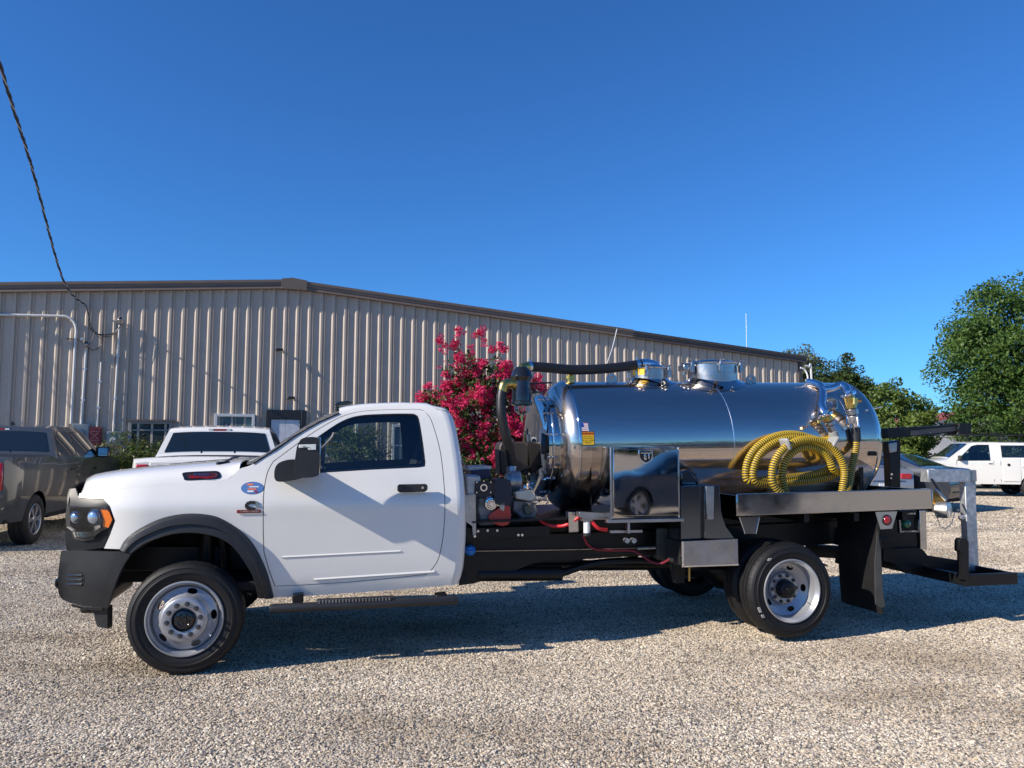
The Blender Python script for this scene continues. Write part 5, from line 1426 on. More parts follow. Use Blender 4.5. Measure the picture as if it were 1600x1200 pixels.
obj('strut', MB().tube([TP(721, 716, .15), TP(729, 731, .25)], .006, 6), CHROME2, eng)
q = MB(); rg = random.Random(9)
for k in range(14):
    a = TP(rg.uniform(745, 835), rg.uniform(735, 815), rg.uniform(.55, .9)); b = a + Vector((rg.uniform(-.12, .12), rg.uniform(-.1, .1), rg.uniform(-.12, .12)))
    m1 = a.lerp(b, .5) + Vector((0, rg.uniform(-.08, .02), rg.uniform(-.06, .03))); q.tube(smooth3([a, m1, b], 5), rg.uniform(.006, .013), 6)
obj('pump_lines', q, HOSEB, eng)['kind'] = 'stuff'
q = MB()
for k in range(26):
    a = TP(rg.uniform(790, 862), rg.uniform(745, 822), rg.uniform(.45, .6)); q.cyl(a, a + Vector((rg.uniform(-.02, .02), -.03, rg.uniform(-.02, .02))), rg.uniform(.006, .014), n=6)
obj('pump_fittings', q, CHROME2, eng)['kind'] = 'stuff'
for px in ((848, 762), (870, 790)):
    pass
# red hoses, white water filter
hose([TP(842, 812, .40), TP(856, 820, .36), TP(878, 822, .30), TP(895, 815, .24), TP(908, 805, .20)], .015, 'red_line', REDH, truck, 10)
hose([TP(919, 803, .18), TP(926, 816, .15), TP(936, 826, .14), TP(948, 828, .16)], .016, 'red_line', REDH, truck, 10)
hose([TP(911, 836, .30), TP(918, 850, .34), TP(930, 858, .38), TP(955, 860, .42), TP(985, 860, .42), TP(1000, 866, .40), TP(1018, 878, .34), TP(1034, 880, .28), TP(1046, 874, .26)], .011, 'red_line', mat('dark_red_hose', (.22, .012, .03), .4), truck, 8)
c = TP(917, 824, .17)
ff = obj('fuel_filter', MB().cyl(c - Vector((0, 0, .045)), c + Vector((0, 0, .05)), .028, n=20), WLAB, truck, smooth=35)
obj('filter_base', MB().cyl(c - Vector((0, 0, .07)), c - Vector((0, 0, .045)), .033, n=16), BLKPL, ff)
obj('filter_head', MB().box((c.x - .05, c.y - .03, c.z + .05), (c.x + .05, c.y + .05, c.z + .12)), STEEL, ff, bevel=.008)
PR([(888, 800), (903, 800), (904, 831), (889, 832)], .22, .3, name='hanger_plate', m=CHROME, bevel=.002)
PR([(905, 800), (952, 803), (952, 812), (930, 812), (905, 808)], .12, .2, name='hanger_plate', m=STEEL, bevel=.002)
c = TP(735, 860, .42); M = Matrix.Translation(c)
bc = obj('filler_cap', MB().lathe([(0, -.035), (.03, -.033), (.042, -.02), (.046, 0), (.044, .03), (.03, .09)], M, 22), BLUEC, truck, smooth=40)
obj('cap_grip', MB().box((c.x - .03, c.y - .05, c.z - .006), (c.x + .03, c.y - .03, c.z + .006)), BLUEC, bc, bevel=.003)
obj('brake_cable', MB().tube([TP(744, 861, .46), TP(880, 859, .46), TP(1002, 856, .46)], .005, 6), STEEL, truck)
obj('cable_adjuster', MB().tube([TP(996, 857, .45), TP(1038, 855, .45)], .013, 8), GALV, truck)

# ------------------------------------------------------------------ tool box
TBV = -.05
b0 = TL(953, 698, TBV); b1 = TL(1062, 809, TBV)
tbx = obj('tool_box', MB().box((b0[0], TBV, b1[1]), (b1[0], .42, b0[1])), CHROME, truck, bevel=.006)
ZT, ZB = b0[1], b1[1]
obj('tool_box_door', MB().box((b0[0] + .022, TBV - .016, ZB + .022), (b1[0] - .012, TBV - .004, ZT - .018)), CHROME, tbx, bevel=.005)
obj('tool_box_trim', MB().box((b0[0] - .001, TBV - .010, ZB), (b0[0] + .018, TBV - .002, ZT)).box((b1[0] - .010, TBV - .009, ZB), (b1[0], TBV - .002, ZT)), STEEL, tbx, bevel=.002)
obj('lower_angle', MB().box((b0[0] - .03, TBV - .02, ZB - .03), (b1[0] + .03, TBV + .05, ZB - .004)), STEEL, tbx, bevel=.002)
obj('bracket_foot', MB().box((b0[0] + .15, TBV, ZB - .12), (b0[0] + .17, TBV + .05, ZB - .03)).box((b0[0] + .02, .0, ZB - .12), (b0[0] + .30, .04, ZB - .10)), STEEL, tbx, smooth=0)
for dx in (.02, .06): 
    c = TP(975 + dx * 270, 845, .30); obj('brake_chamber', MB().cyl(c, c + Vector((0, .05, 0)), .022, n=14), GALV, truck)
c = TL(1008.5, 713, TBV - .016)
sh = [(c[0] + dx, c[1] + dz) for dx, dz in [(-.062, .052), (-.045, .058), (0, .052), (.045, .058), (.062, .052), (.062, -.01), (.05, -.035), (.02, -.055), (0, -.062), (-.02, -.055), (-.05, -.035), (-.062, -.01)]]
lt = obj('latch', MB().prism(sh, TBV - .024, TBV - .0165), CHROME2, tbx, bevel=.003)
sh2 = [(c[0] + (x - c[0]) * .82, c[1] + (z - c[1]) * .82) for x, z in sh]
obj('latch_recess', MB().prism(sh2, TBV - .0255, TBV - .0245), BLKGL, lt)
obj('latch_paddle', MB().box((c[0] - .045, TBV - .034, c[1] + .022), (c[0] + .045, TBV - .026, c[1] + .036)).box((c[0] - .018, TBV - .034, c[1] - .03), (c[0] + .002, TBV - .026, c[1] + .022)).box((c[0] + .018, TBV - .034, c[1] - .022), (c[0] + .030, TBV - .026, c[1] + .022)), CHROME2, lt, bevel=.003)
# second steel cabinet face between door ring and box
# dark polished step tower behind the tool box
DKST = mat('dark_polished_plate', (.16, .18, .21), .14, 1.0, wave=.003)
PR([(1064, 760), (1098, 759), (1099, 842), (1064, 846)], .06, .30, name='step_tower', m=DKST, bevel=.004)
PR([(1101, 759), (1124, 758), (1127, 800), (1134, 822), (1148, 842), (1101, 842)], .02, .26, name='step_tower', m=DKST, bevel=.004)
PR([(1103, 759.5), (1116, 759.5), (1115, 812), (1105, 812)], .0, .018, name='tower_strip', m=STEEL, bevel=.003)
PR([(1064, 737), (1076, 733), (1089, 748), (1088, 757), (1064, 757)], .25, .38, name='tower_lamp', m=DKST, bevel=.01)
lb = PR([(1067, 846), (1153, 842), (1154, 882), (1067, 884)], -.02, -.005, name='step_box_face', m=STEEL, bevel=.003)
sb = TL(1067, 884, -.02); st_ = TL(1153, 842, -.02)
DGRY = mat('dark_steel_side', (.09, .10, .10), .4, .8, var=.2)
obj('step_box', MB().prism([(sb[0], sb[1]), (st_[0], sb[1] + .01), (st_[0], st_[1]), (sb[0], st_[1] - .02)], .0, .50), DGRY, truck, bevel=.003)
PR([(1026, 826), (1067, 826), (1067, 846), (1067, 884), (1026, 874)], .32, .34, name='step_box_side', m=DGRY)
obj('step_box_edge', MB().box((sb[0] - .012, -.026, sb[1] - .012), (sb[0] + .008, -.004, st_[1] - .01)).box((sb[0], -.026, sb[1] - .012), (st_[0], -.021, sb[1])), CHROME2, lb, smooth=0)
obj('drain_valve', MB().cyl(TP(1077, 885, .1), TP(1077, 908, .1), .010, n=8), BRASS, truck)

# ------------------------------------------------------------------ flat bed
BV = -.10
r0 = TL(1152, 772, BV); r1 = TL(1455, 764, BV); r2 = TL(1457, 795, BV); r3 = TL(1153, 806.5, BV)
CH3 = mat('bed_rail_stainless', (.60, .59, .57), .09, 1.0, wave=.006, rvar=.03)
for v0, v1 in ((BV, BV + .012), (2 * VC - BV - .012, 2 * VC - BV)):
    bd = obj('bed_rail', MB().prism([r3, r2, r1, r0], v0, v1), CH3, truck, bevel=.004)
obj('bed_rail_flange', MB().prism([(r0[0], r0[1] - .010), (r1[0], r1[1] - .010), (r1[0], r1[1] + .001), (r0[0], r0[1] + .001)], BV + .013, BV + .06), CH3, truck, smooth=0)
obj('bed_deck', MB().prism([(r3[0], r3[1] + .01), (r2[0], r2[1] + .01), (r2[0], r2[1] + .03), (r3[0], r3[1] + .03)], BV + .013, 2 * VC - BV - .013), mat('bright_deck_plate', (.62, .60, .56), .22, 1.0, wave=.003, rvar=.08), truck, smooth=0)
obj('bed_front_plate', MB().box((r3[0] - .012, BV, r3[1]), (r3[0] - .001, 2.1, r0[1] - .01)), CH3, truck, bevel=.003)
obj('bed_tail_plate', MB().box((r2[0] + .001, BV, r2[1] - .02), (r2[0] + .013, 2.1, r1[1] - .01)), CH3, truck, bevel=.003)
for u in (4.5, 5.0, 5.5, 6.0): obj('bed_cross_member', MB().box((u, BV + .06, r3[1] - .07), (u + .05, 2 * VC - BV - .06, r3[1] + .005)), BLKPT, truck, smooth=0)
fb_ = PR([(1155, 808), (1187, 807), (1181, 834), (1164, 834)], BV + .01, BV + .014, name='lamp_bracket', m=DKST)
q = MB()
for a_, b_ in (((1155, 808), (1164, 834)), ((1187, 807), (1181, 834))): q.tube([TP(*a_, BV + .005), TP(*b_, BV + .005)], .005, 5)
obj('bracket_edge', q, CHROME2, fb_)
def sidelamp(px, py, r, m, parent, v=BV):
    c = TP(px, py, v); M = Matrix.Translation(c)
    g = obj('lamp_grommet', MB().lathe([(0, -.004), (r * .8, -.006), (r, -.010), (r * 1.25, -.008), (r * 1.3, .002)], M, 28), BLKPL, parent, smooth=40)
    obj('lamp_lens', MB().lathe([(0, -.016), (r * .5, -.0155), (r * .85, -.012), (r * .95, -.006)], M, 28), m, g, smooth=40)
rb_ = PR([(1368, 800), (1402, 799), (1394, 826), (1376, 827)], BV, BV + .006, name='lamp_bracket', m=mat('pale_steel', (.55, .54, .5), .3, .9))
sidelamp(1385.5, 812.5, .038, REDL, rb_)
gb = PR([(1403, 801), (1433, 800), (1435, 832), (1405, 833)], BV + .14, BV + .16, name='lamp_box', m=BLKPT)
fr = [TL(x, y, BV + .13) for x, y in ((1404, 802), (1433, 801), (1434, 831), (1406, 832))]; fi = opoly(fr, -.014)
obj('lamp_box_frame', panel_mb(fr, [fi], lambda a, b: BV + .128, .3), STEEL, gb, solid=.012, smooth=0)
q = MB()
for k in range(14):
    t = k / 14 * 4; i = int(t); s_ = t - i; a_ = Vector(fr[i]).lerp(Vector(fr[(i + 1) % 4]), s_); cc = Vector((sum(p[0] for p in fr) / 4, sum(p[1] for p in fr) / 4)); a_ = a_.lerp(cc, .08)
    q.cyl((a_.x, BV + .122, a_.y), (a_.x, BV + .13, a_.y), .006, n=6)
obj('frame_rivets', q, CHROME2, gb)['kind'] = 'stuff'
c = TP(1417, 818, BV + .13); obj('green_lamp', MB().lathe([(0, -.03), (.02, -.026), (.035, -.014), (.042, 0), (.042, .01)], Matrix.Translation(c), 24), GRNL, gb, smooth=50)
PR([(1437, 797), (1447, 797), (1448.5, 858), (1438.5, 858)], BV, BV + .05, name='rear_post', m=CH3, bevel=.006)
# tail panel under the deck and wiring
PR([(1372, 800), (1437, 797), (1437, 860), (1380, 868)], .55, .57, name='tail_panel', m=BLKPT)
# mud flaps
def flap(v0, v1):
    u = TL(1374, 880, BV + .03)[0]; rows = []
    for j in range(9):
        w = lerp(1.07, .17, j / 8); k = j / 8
        rows.append([(u + .012 * math.sin(k * 5 + i) * k + .02 * k, lerp(v0, v1, i / 8), w) for i in range(9)])
    return obj('mud_flap', MB().grid(rows), mat('mud_flap_rubber', (.01, .01, .011), .55, var=.2), truck, solid=.012, smooth=60)
flap(BV + .03, .50); flap(1.50, 2.07)
PR([(1371, 830), (1376, 858), (1379, 920), (1383, 948), (1377, 950), (1368, 944), (1367, 880)], BV + .022, BV + .028, name='flap_edge', m=mat('worn_flap_edge', (.07, .068, .062), .6, var=.3))
# hitch, tray and receiver
TRW = .375
def bar(a, b, s, name, m, parent=None, bv=.003):
    a = Vector(a); b = Vector(b); d = (b - a).normalized(); up = Vector((0, 0, 1)) if abs(d.z) < .9 else Vector((0, 1, 0)); x = d.cross(up).normalized(); y = x.cross(d); M = Matrix((x, d, y)).transposed().to_4x4(); M.translation = a
    return obj(name, MB().box((-s[0] / 2, 0, -s[1] / 2), (s[0] / 2, (b - a).length, s[1] / 2), M=M), m, parent or truck, bevel=bv)
U0, U1 = 6.62, 7.24
V0 = .0
t0 = TL(1505, 906, V0); t1 = TL(1587, 904, V0)
trv = (t0[1] + t1[1]) / 2
tray = bar((t0[0], V0, trv), (t1[0], V0, trv), (.045, .105), 'carrier_tray', BLKPT)
bar((t1[0] - .02, V0 + .02, trv), (t1[0] - .02, 1.5, trv), (.04, .10), 'tray_rail', BLKPT, tray)
bar((t0[0] + .02, V0 + .02, trv), (t0[0] + .02, 1.5, trv), (.04, .10), 'tray_rail', BLKPT, tray)
bar((t0[0], 1.5, trv), (t1[0], 1.5, trv), (.045, .10), 'tray_rail', BLKPT, tray)
bar((t0[0] + .2, .4, trv - .02), (t1[0], .4, trv - .02), (.05, .05), 'tray_rail', BLKPT, tray)
bar((5.9, .75, .55), (t0[0] + .1, .75, trv + .06), (.09, .13), 'hitch_beam', BLKPT); bar((5.9, 1.25, .55), (t0[0] + .1, 1.25, trv + .06), (.09, .13), 'hitch_beam', BLKPT)
bar((5.75, .56, .78), (6.35, .56, .66), (.1, .16), 'hitch_gusset', BLKPT)
PR([(1380, 858), (1440, 856), (1450, 868), (1502, 876), (1503, 900), (1450, 896), (1417, 896), (1402, 882), (1380, 876)], .5, .56, name='hitch_plate', m=BLKPT, bevel=.004)
PR([(1499, 845), (1502, 841), (1510, 841), (1514, 846), (1514, 906), (1504, 906), (1503, 864), (1499, 861)], -.03, .03, name='carrier_upright', m=BLKPT, bevel=.004)
# galvanised T post
gp = TL(1508, 752, .42)
p0 = TL(1524, 752, .42); pb = TL(1520, 884, .42)
gt = obj('galvanised_post', MB().box((gp[0], .42, trv), (p0[0], .50, gp[1])), GALV, truck, bevel=.006)
a = TL(1450, 734, .40); b = TL(1516, 734, .40); a2 = TL(1450, 753, .40)
obj('galvanised_arm', MB().box((a[0], .40, a2[1] - .004), (b[0], .51, a[1])), GALV, gt, bevel=.006)
obj('arm_end', MB().box((b[0] + .001, .41, a2[1]), (b[0] + .085, .50, a[1] - .005)), mat('dull_zinc', (.36, .38, .38), .5, .7), gt, bevel=.004)
c = TP(1512, 749, .398); obj('bolt', MB().cyl(c, c + Vector((0, .01, 0)), .011, n=8), CHROME2, gt)
obj('post_pin', MB().cyl(TP(1500, 809, .45), TP(1512, 808, .45), .025, n=12), GALV, gt)
# crane at the tail
CV = .62
PR([(1389, 690), (1407, 688), (1407, 768), (1392, 768)], CV, CV + .09, name='crane_post', m=BLKPT, bevel=.004)
cp = TL(1386, 672, CV); ce = TL(1494, 668, CV); h_ = .105
ca = obj('crane_arm', MB().prism([(cp[0], cp[1] - .085), (cp[0], cp[1] + .02), (ce[0], ce[1] + .028), (ce[0], ce[1] - .055)], CV, CV + .10), BLKPT, truck, bevel=.005)
obj('arm_channel', MB().prism([(cp[0] + .28, cp[1] - .055), (cp[0] + .28, cp[1] - .005), (ce[0] - .01, ce[1] + .012), (ce[0] - .01, ce[1] - .035)], CV - .006, CV - .001), mat('channel_grey', (.05, .05, .055), .4), ca)
obj('arm_end_plate', MB().box((ce[0], CV - .04, ce[1] - .075), (ce[0] + .15, CV + .14, ce[1] + .045)), BLKPT, ca, bevel=.006)
for x_, y_ in ((1454, 676), (1497, 669), (1497, 677)):
    c = TP(x_, y_, CV - .042 if x_ > 1480 else CV - .008); obj('bolt', MB().cyl(c, c + Vector((0, .01, 0)), .009, n=8), CHROME2, ca)
for y_ in (741, 747): 
    c = TP(1393.5, y_, CV - .008); obj('bolt', MB().cyl(c, c + Vector((0, .01, 0)), .012, n=8), CHROME2, truck)
PR([(1389, 692), (1402, 690), (1402, 706), (1391, 708)], CV - .02, CV, name='winch', m=STEEL, bevel=.01)
# rear drain valve with dust cap
c = TP(1477, 797, .30)
dv = obj('dust_cap', MB().lathe([(0, -.04), (.06, -.042), (.075, -.035), (.078, 0), (.078, .07), (.06, .08)], Matrix.Translation(c) @ Matrix.Rotation(R(28), 4, 'Z'), 32), mat('dust_cap_steel', (.62, .61, .58), .38, .9, var=.2), truck, smooth=35)
obj('valve_body', MB().cyl(TP(1455, 776, .5), TP(1466, 786, .4), .07, n=20).cyl(c + Vector((-.02, .06, 0)), TP(1456, 780, .55), .055, n=20), BRASS, dv, smooth=35)
obj('cam_lever', MB().tube([TP(1462, 765, .28), TP(1478, 781, .27)], .014, 8).tube([TP(1463, 804, .25), TP(1469, 822, .25), TP(1478, 826, .25), TP(1487, 818, .25), TP(1492, 800, .25)], .004, 5), STEEL, dv)
obj('valve_handle', MB().tube([TP(1455, 748, .35), TP(1468, 768, .3)], .012, 8), BLKPT, dv)
obj('cap_nub', MB().cyl(TP(1494, 797, .3), TP(1498, 797, .3), .012, n=8), STEEL, dv)
# sight glasses and rear brace on the tank end
obj('rear_brace', MB().tube([TP(1353, 641, .45), TP(1378, 636, .6)], .007, 6), CHROME2, tank)
obj('tank_plate', MB().box((6.02, VC - TR - .004, 1.56), (6.10, VC - TR + .06, 1.60)), BLKPT, tank, smooth=0)

# ------------------------------------------------------------------ hose manifold on the tank side
mf = obj('manifold_pipe', MB().tube(smooth3([TP(1262, 597, .80), TP(1276, 600, .70), TP(1284, 605, .62), TP(1286, 618, .50), TP(1284, 634, .42), TP(1290, 645, .36)]), .037, 16), CHROME2, tank, smooth=60)
obj('manifold_branch', MB().tube(smooth3([TP(1286, 609, .55), TP(1300, 607, .55), TP(1313, 602, .55), TP(1322, 605, .48), TP(1325, 614, .42)]), .037, 16), CHROME2, mf, smooth=60)
def stack(pts, name, parent):
    for i, (x0, y0, x1, y1, r, m, nm) in enumerate(pts):
        obj(nm, MB().cyl(TP(x0, y0, name), TP(x1, y1, name), r, n=22), m, parent, smooth=35, bevel=.004)
stack([(1289, 645, 1290.5, 649, .068, CHROME2, 'flange'), (1291, 650, 1294, 658, .046, BRASS, 'ball_valve'), (1295, 659, 1297, 664, .05, STEEL, 'camlock'), (1297, 665, 1301, 674, .04, STEEL, 'camlock'), (1301, 674, 1304, 684, .043, TAPE, 'cuff')], .33, mf)
obj('valve_lever', MB().tube([TP(1280, 657, .28), TP(1289, 654, .28)], .012, 8).cyl(TP(1280, 657, .28), TP(1280, 661, .28), .02, n=8), BRASS, mf)
stack([(1324, 614, 1325.5, 618, .075, CHROME2, 'flange'), (1326, 619, 1330, 638, .052, BRASS, 'ball_valve'), (1330, 639, 1332, 648, .058, STEEL, 'camlock'), (1332, 649, 1335, 660, .047, ALU, 'camlock'), (1335, 660, 1336.5, 668, .04, CHROME2, 'camlock'), (1336.5, 668, 1338, 690, .044, BLKPL, 'cuff')], .36, mf)
obj('valve_lever', MB().tube([TP(1331, 625, .29), TP(1345, 626, .28)], .018, 8).cyl(TP(1336, 622, .28), TP(1336, 632, .28), .028, n=10), BRASS, mf)
for x_, y_ in ((1322, 648), (1340, 652)): obj('cam_arm', MB().tube([TP(x_, y_, .30), TP(x_ + 1, y_ + 14, .29)], .007, 6), CHROME2, mf)

# ------------------------------------------------------------------ the yellow hose (hangs on the tank: its own thing)
def ell(cx, cy, rx, ry, v0, v1, a0, a1, n, tilt=0):
    out = []
    for i in range(n + 1):
        t = i / n; a = R(lerp(a0, a1, t)); x = rx * math.cos(a); y = -ry * math.sin(a)
        out.append((cx + x * math.cos(tilt) - y * math.sin(tilt), cy + x * math.sin(tilt) + y * math.cos(tilt), lerp(v0, v1, t)))
    return out
# pixel x, pixel y, distance v behind the near side
P1 = [(1338, 688, .36), (1337, 702, .34), (1333, 722, .30), (1329, 740, .26), (1326, 758, .22), (1318, 780, .16)]
P2 = ell(1266, 742, 55, 48, .14, .16, -58, -122, 4)[1:]
P3 = ell(1263, 742, 57, 56, .17, .20, 200, -20, 12)
P4 = [(1316, 768, .19), (1305, 788, .18), (1280, 797, .17), (1252, 795, .18), (1232, 782, .20)]
P5 = ell(1262, 742, 40, 44, .22, .23, 195, 10, 10)
P6 = [(1304, 752, .24), (1296, 772, .22), (1278, 784, .22), (1240, 786, .22), (1212, 778, .23), (1194, 768, .25)]
P7 = ell(1255, 738, 66, 60, .26, .29, 180, 20, 11)
P8 = [(1312, 738, .30), (1296, 746, .31), (1270, 751, .32), (1235, 753, .33), (1205, 757, .32), (1184, 756, .30)]
P9 = ell(1240, 742, 64, 58, .30, .33, 185, 60, 8)
P9b = [(1290, 706, .33), (1300, 722, .33), (1294, 734, .33), (1270, 742, .34), (1238, 745, .34), (1200, 750, .33), (1177, 752, .31)]
P10 = ell(1235, 738, 70, 60, .33, .34, 192, 60, 8)
P11 = [(1290, 690, .36), (1300, 684, .35), (1303, 681, .34)]
hp_path = P1 + P2 + P3 + P4 + P5 + P8 + P9 + P9b + P10 + P11
hth = thing('yellow_hose', 'coiled yellow and black ribbed hose hanging against the polished tank', 'hose', TO, YAW)
pts = smooth3([TP(*p) for p in hp_path], 10)
# relax the corners a little, then walk it at even steps so the ribs stay even
for _ in range(26): pts = [pts[0], pts[1]] + [pts[i] * .5 + (pts[i - 1] + pts[i + 1]) * .25 for i in range(2, len(pts) - 2)] + pts[-2:]
L = [0]
for a, b in zip(pts, pts[1:]): L.append(L[-1] + (b - a).length)
pitch = .0215; st = pitch / 4; N_ = int(L[-1] / st); ev = []; j = 0
for i in range(N_ + 1):
    s_ = i * st
    while j < len(L) - 2 and L[j + 1] < s_: j += 1
    ev.append(pts[j].lerp(pts[j + 1], (s_ - L[j]) / max(1e-9, L[j + 1] - L[j])))
q = MB().tube(ev, .034, 12, rf=lambda i: (.0315, .0325, .0355, .0348)[i % 4], mf=lambda i: (1, 0, 0, 1)[i % 4])
obj('ribbed_hose', q, [YEL, HBLK], hth, smooth=60)
for x_, y_, v_, an in ((1229, 694, .17, 70), (1302, 690, .20, -55)):
    c = TP(x_, y_, v_); M = Matrix.Translation(c) @ Matrix.Rotation(R(an), 4, 'Y')
    obj('tie_strap', MB().box((-.058, -.05, -.018), (.058, .085, .018), M=M), TAPE, hth, bevel=.02)
# ------------------------------------------------------------------ parked vehicles
def paint(name, c, rough=.3, metal=0.0): return mat(name, c, rough, metal, coat=.8, dirt=.08, dcol=(.3, .27, .23))
PGREY = paint('grey_metallic_paint', (.050, .058, .063), .30, .15)
PDARK = paint('dark_blue_grey_paint', (.035, .04, .05), .25, .3)
PBLUE = paint('deep_blue_paint', (.012, .045, .10), .12, .2)
PSILV = paint('silver_paint', (.36, .37, .38), .3, .5)
PWHITE = WHITE
TYREV = mat('parked_tyre', (.015, .015, .016), .7)
GLASS2 = glassmat('parked_window_glass', (.45, .52, .52)); GLASS3 = glassmat('privacy_window_glass', (.16, .19, .2))
ALLOY = mat('alloy_wheel', (.50, .51, .53), .3, .8)
def car_wheel_meshes(r, w, spokes, style):
    rr = r * .62
    t = MB().lathe([(rr, .02), (rr + .02, .005), (r - .06, -.003), (r - .02, .012), (r, .04), (r - .004, w * .35), (r - .012, w * .36), (r - .012, w * .39), (r, w * .4), (r, w * .6), (r - .012, w * .61), (r - .012, w * .64), (r, w * .65), (r, w - .04), (r - .03, w), (rr, w - .02)], None, 48, closed=True)
    q = MB().lathe([(rr + .004, .015), (rr - .006, .006), (rr - .02, .012), (rr - .03, .05), (rr - .035, .14)], None, 48)
    for k in range(spokes):
        a = 2 * math.pi * k / spokes
        for da in ((-.13, .13) if style == 'split' else (0,)):
            hw = .018 if style == 'split' else .04
            c, s = math.cos(a + da), math.sin(a + da); c0, s0 = math.cos(a), math.sin(a)
            p = [(c0 * .03 - s0 * hw, s0 * .03 + c0 * hw), (c0 * .03 + s0 * hw, s0 * .03 - c0 * hw), (c * (rr - .01) + s * hw, s * (rr - .01) - c * hw), (c * (rr - .01) - s * hw, s * (rr - .01) + c * hw)]
            q.prism(p, .022, .05)
    q.lathe([(0, .012), (.05, .012), (.065, .025), (.065, .06)], None, 20)
    d = MB().lathe([(0, .075), (rr - .03, .075)], None, 32)
    out = []
    for n, m, mm, sm in (('tyre', t, TYREV, 35), ('rim', q, ALLOY, 30), ('brake_disc', d, DARK, 0)):
        o = obj(n, m, mm, smooth=sm); out.append((n, o.data)); bpy.data.objects.remove(o)
    return out
WM_T = car_wheel_meshes(.405, .27, 6, 'split'); WM_C = car_wheel_meshes(.33, .21, 5, 'one'); WM_S = car_wheel_meshes(.35, .22, 8, 'one')
def vehicle(name, label, cat, loc, head, top, lower, belt, hw, wheels, wm, pm, glass, windows=(), tumble=.17, cut=(), group=None, top_w=None):
    """x runs forward, y to the vehicle's left, z up. top: (x, z, kind) over the car from the rear bumper to the front one."""
    t = thing(name, label, cat, loc, head, group)
    zt = max(p[1] for p in top)
    def F(x, z):
        v = -hw + .0
        v += max(0, z - belt) / max(.01, zt - belt) * (hw * tumble) if z > belt else 0
        v += .05 * max(0, (belt - .28 - z)) ** 2 * 4 * .5
        xe = [p[0] for p in top]; x0, x1 = min(xe), max(xe)
        e = .42; v += (hw * .16) * max(0, 1 - (x - x0) / e) ** 2.2 + (hw * .2) * max(0, 1 - (x1 - x) / (e * 1.2)) ** 2.2
        return v
    outl = [(p[0], p[1]) for p in top]
    wr = wheels[0][1]
    zl = lower
    bot = [(outl[-1][0] - .03, zl)]
    for wx, r in sorted(wheels, reverse=True):
        ra = r + .055; a0 = math.asin(max(-1, min(1, (zl - r) / ra)))
        n_ = 16
        arc = [(wx + ra * math.cos(a0 + (math.pi - 2 * a0) * k / n_), r + ra * math.sin(a0 + (math.pi - 2 * a0) * k / n_)) for k in range(n_ + 1)]
        bot += arc
    bot.append((outl[0][0] + .03, zl))
    side = outl + bot
    WN = [w for w in windows if w[0] == 'side']
    for mir in (None, 0.0):
        obj('body_side', panel_mb(side, [w[1] for w in WN], F, .12, 0, mir), pm, t, smooth=40, solid=.008)
        for kind, P in WN:
            w_ = obj('side_window', panel_mb(P, [], F, .2, -.006, mir), glass, t, smooth=40)
            obj('window_trim', panel_mb(opoly(P, .022), [opoly(P, .002)], F, .3, -.005, mir), BLKGL, w_, smooth=40)
        for (x0, x1, z0, z1, nm, mm) in cut:
            obj(nm, panel_mb([(x0, z0), (x1, z0), (x1, z1), (x0, z1)], [], F, .2, -.012, mir), mm, t, smooth=40, solid=.01)
    # the skin over the top, one strip across for each length of outline
    NC = [0, .01, .03, .07, .16, .32, .5]
    def row(x, z, k):
        ye = -F(x, z); r_ = []
        for c in NC + [1 - c for c in NC[-2::-1]]:
            y = ye - 2 * ye * c; s = abs(2 * c - 1); cr = (1 - s ** 3)
            r_.append((x, y, z + .035 * cr * k))
        return r_
    i = 0
    while i < len(top) - 1:
        kind = top[i + 1][2]; j = i + 1
        while j < len(top) - 1 and top[j + 1][2] == kind: j += 1
        rows = []
        for k in range(i, j + 1):
            x, z, kd = top[k]
            slope = 1 if 0 < k < len(top) - 1 and z > .75 else 0
            rows.append(row(x, z, slope))
        nm, mm = {'p': ('body_top', pm), 'g': ('glass_frame', pm), 'b': ('bumper', BLKPL), 'c': ('bed_cover', BLKPL), 'q': ('roof', pm)}[kind]
        obj(nm, MB().grid(rows), mm, t, smooth=38)
        if kind == 'g':
            a, b = rows[0], rows[-1]; n_ = len(a)
            def pt(s, u):
                f = u * (n_ - 1); i0 = min(n_ - 2, int(f)); q = f - i0
                A = Vector(a[i0]).lerp(Vector(a[i0 + 1]), q); B = Vector(b[i0]).lerp(Vector(b[i0 + 1]), q); return A.lerp(B, s)
            G = [[pt(s, lerp(.335 * 0 + .30, .70, u)) for u in [k / 10 for k in range(11)]] for s in (.08, .5, .93)]
            # use real widths rather than the uneven spacing
            def pt2(s, y01):
                A0, A1 = Vector(a[0]), Vector(a[-1]); B0, B1 = Vector(b[0]), Vector(b[-1])
                L0 = A0.lerp(B0, s); L1 = A1.lerp(B1, s); p = L0.lerp(L1, y01); p.z += .035 * (1 - abs(2 * y01 - 1) ** 3); return p
            nrm = (pt2(1, .5) - pt2(0, .5)).cross(pt2(.5, 1) - pt2(.5, 0)).normalized()
            if nrm.z < 0: nrm = -nrm
            G = [[pt2(s, lerp(.055, .945, u / 10)) + nrm * .008 for u in range(11)] for s in (.06, .35, .65, .94)]
            rear = top[i][0] < (top[0][0] + top[-1][0]) / 2
            g_ = obj('rear_window' if rear else 'windshield', MB().grid(G), GLDARK, t, smooth=50)
        i = j
    # floor, seats and wheel wells
    if WN:
        wx0 = min(p[0] for w in WN[:1] + WN[-1:] for p in w[1]); wx1 = max(p[0] for w in WN for p in w[1])
        obj('cabin_floor', MB().box((wx0, -hw * .9, belt - .55), (wx1, hw * .9, belt - .12)), DARK, t, smooth=0)
        for sy in (-1, 1): obj('seat_back', MB().box((wx1 - 1.05, sy * hw * .48 - .22, belt - .2), (wx1 - .92, sy * hw * .48 + .22, belt + .28)), SEATM, t, bevel=.05)
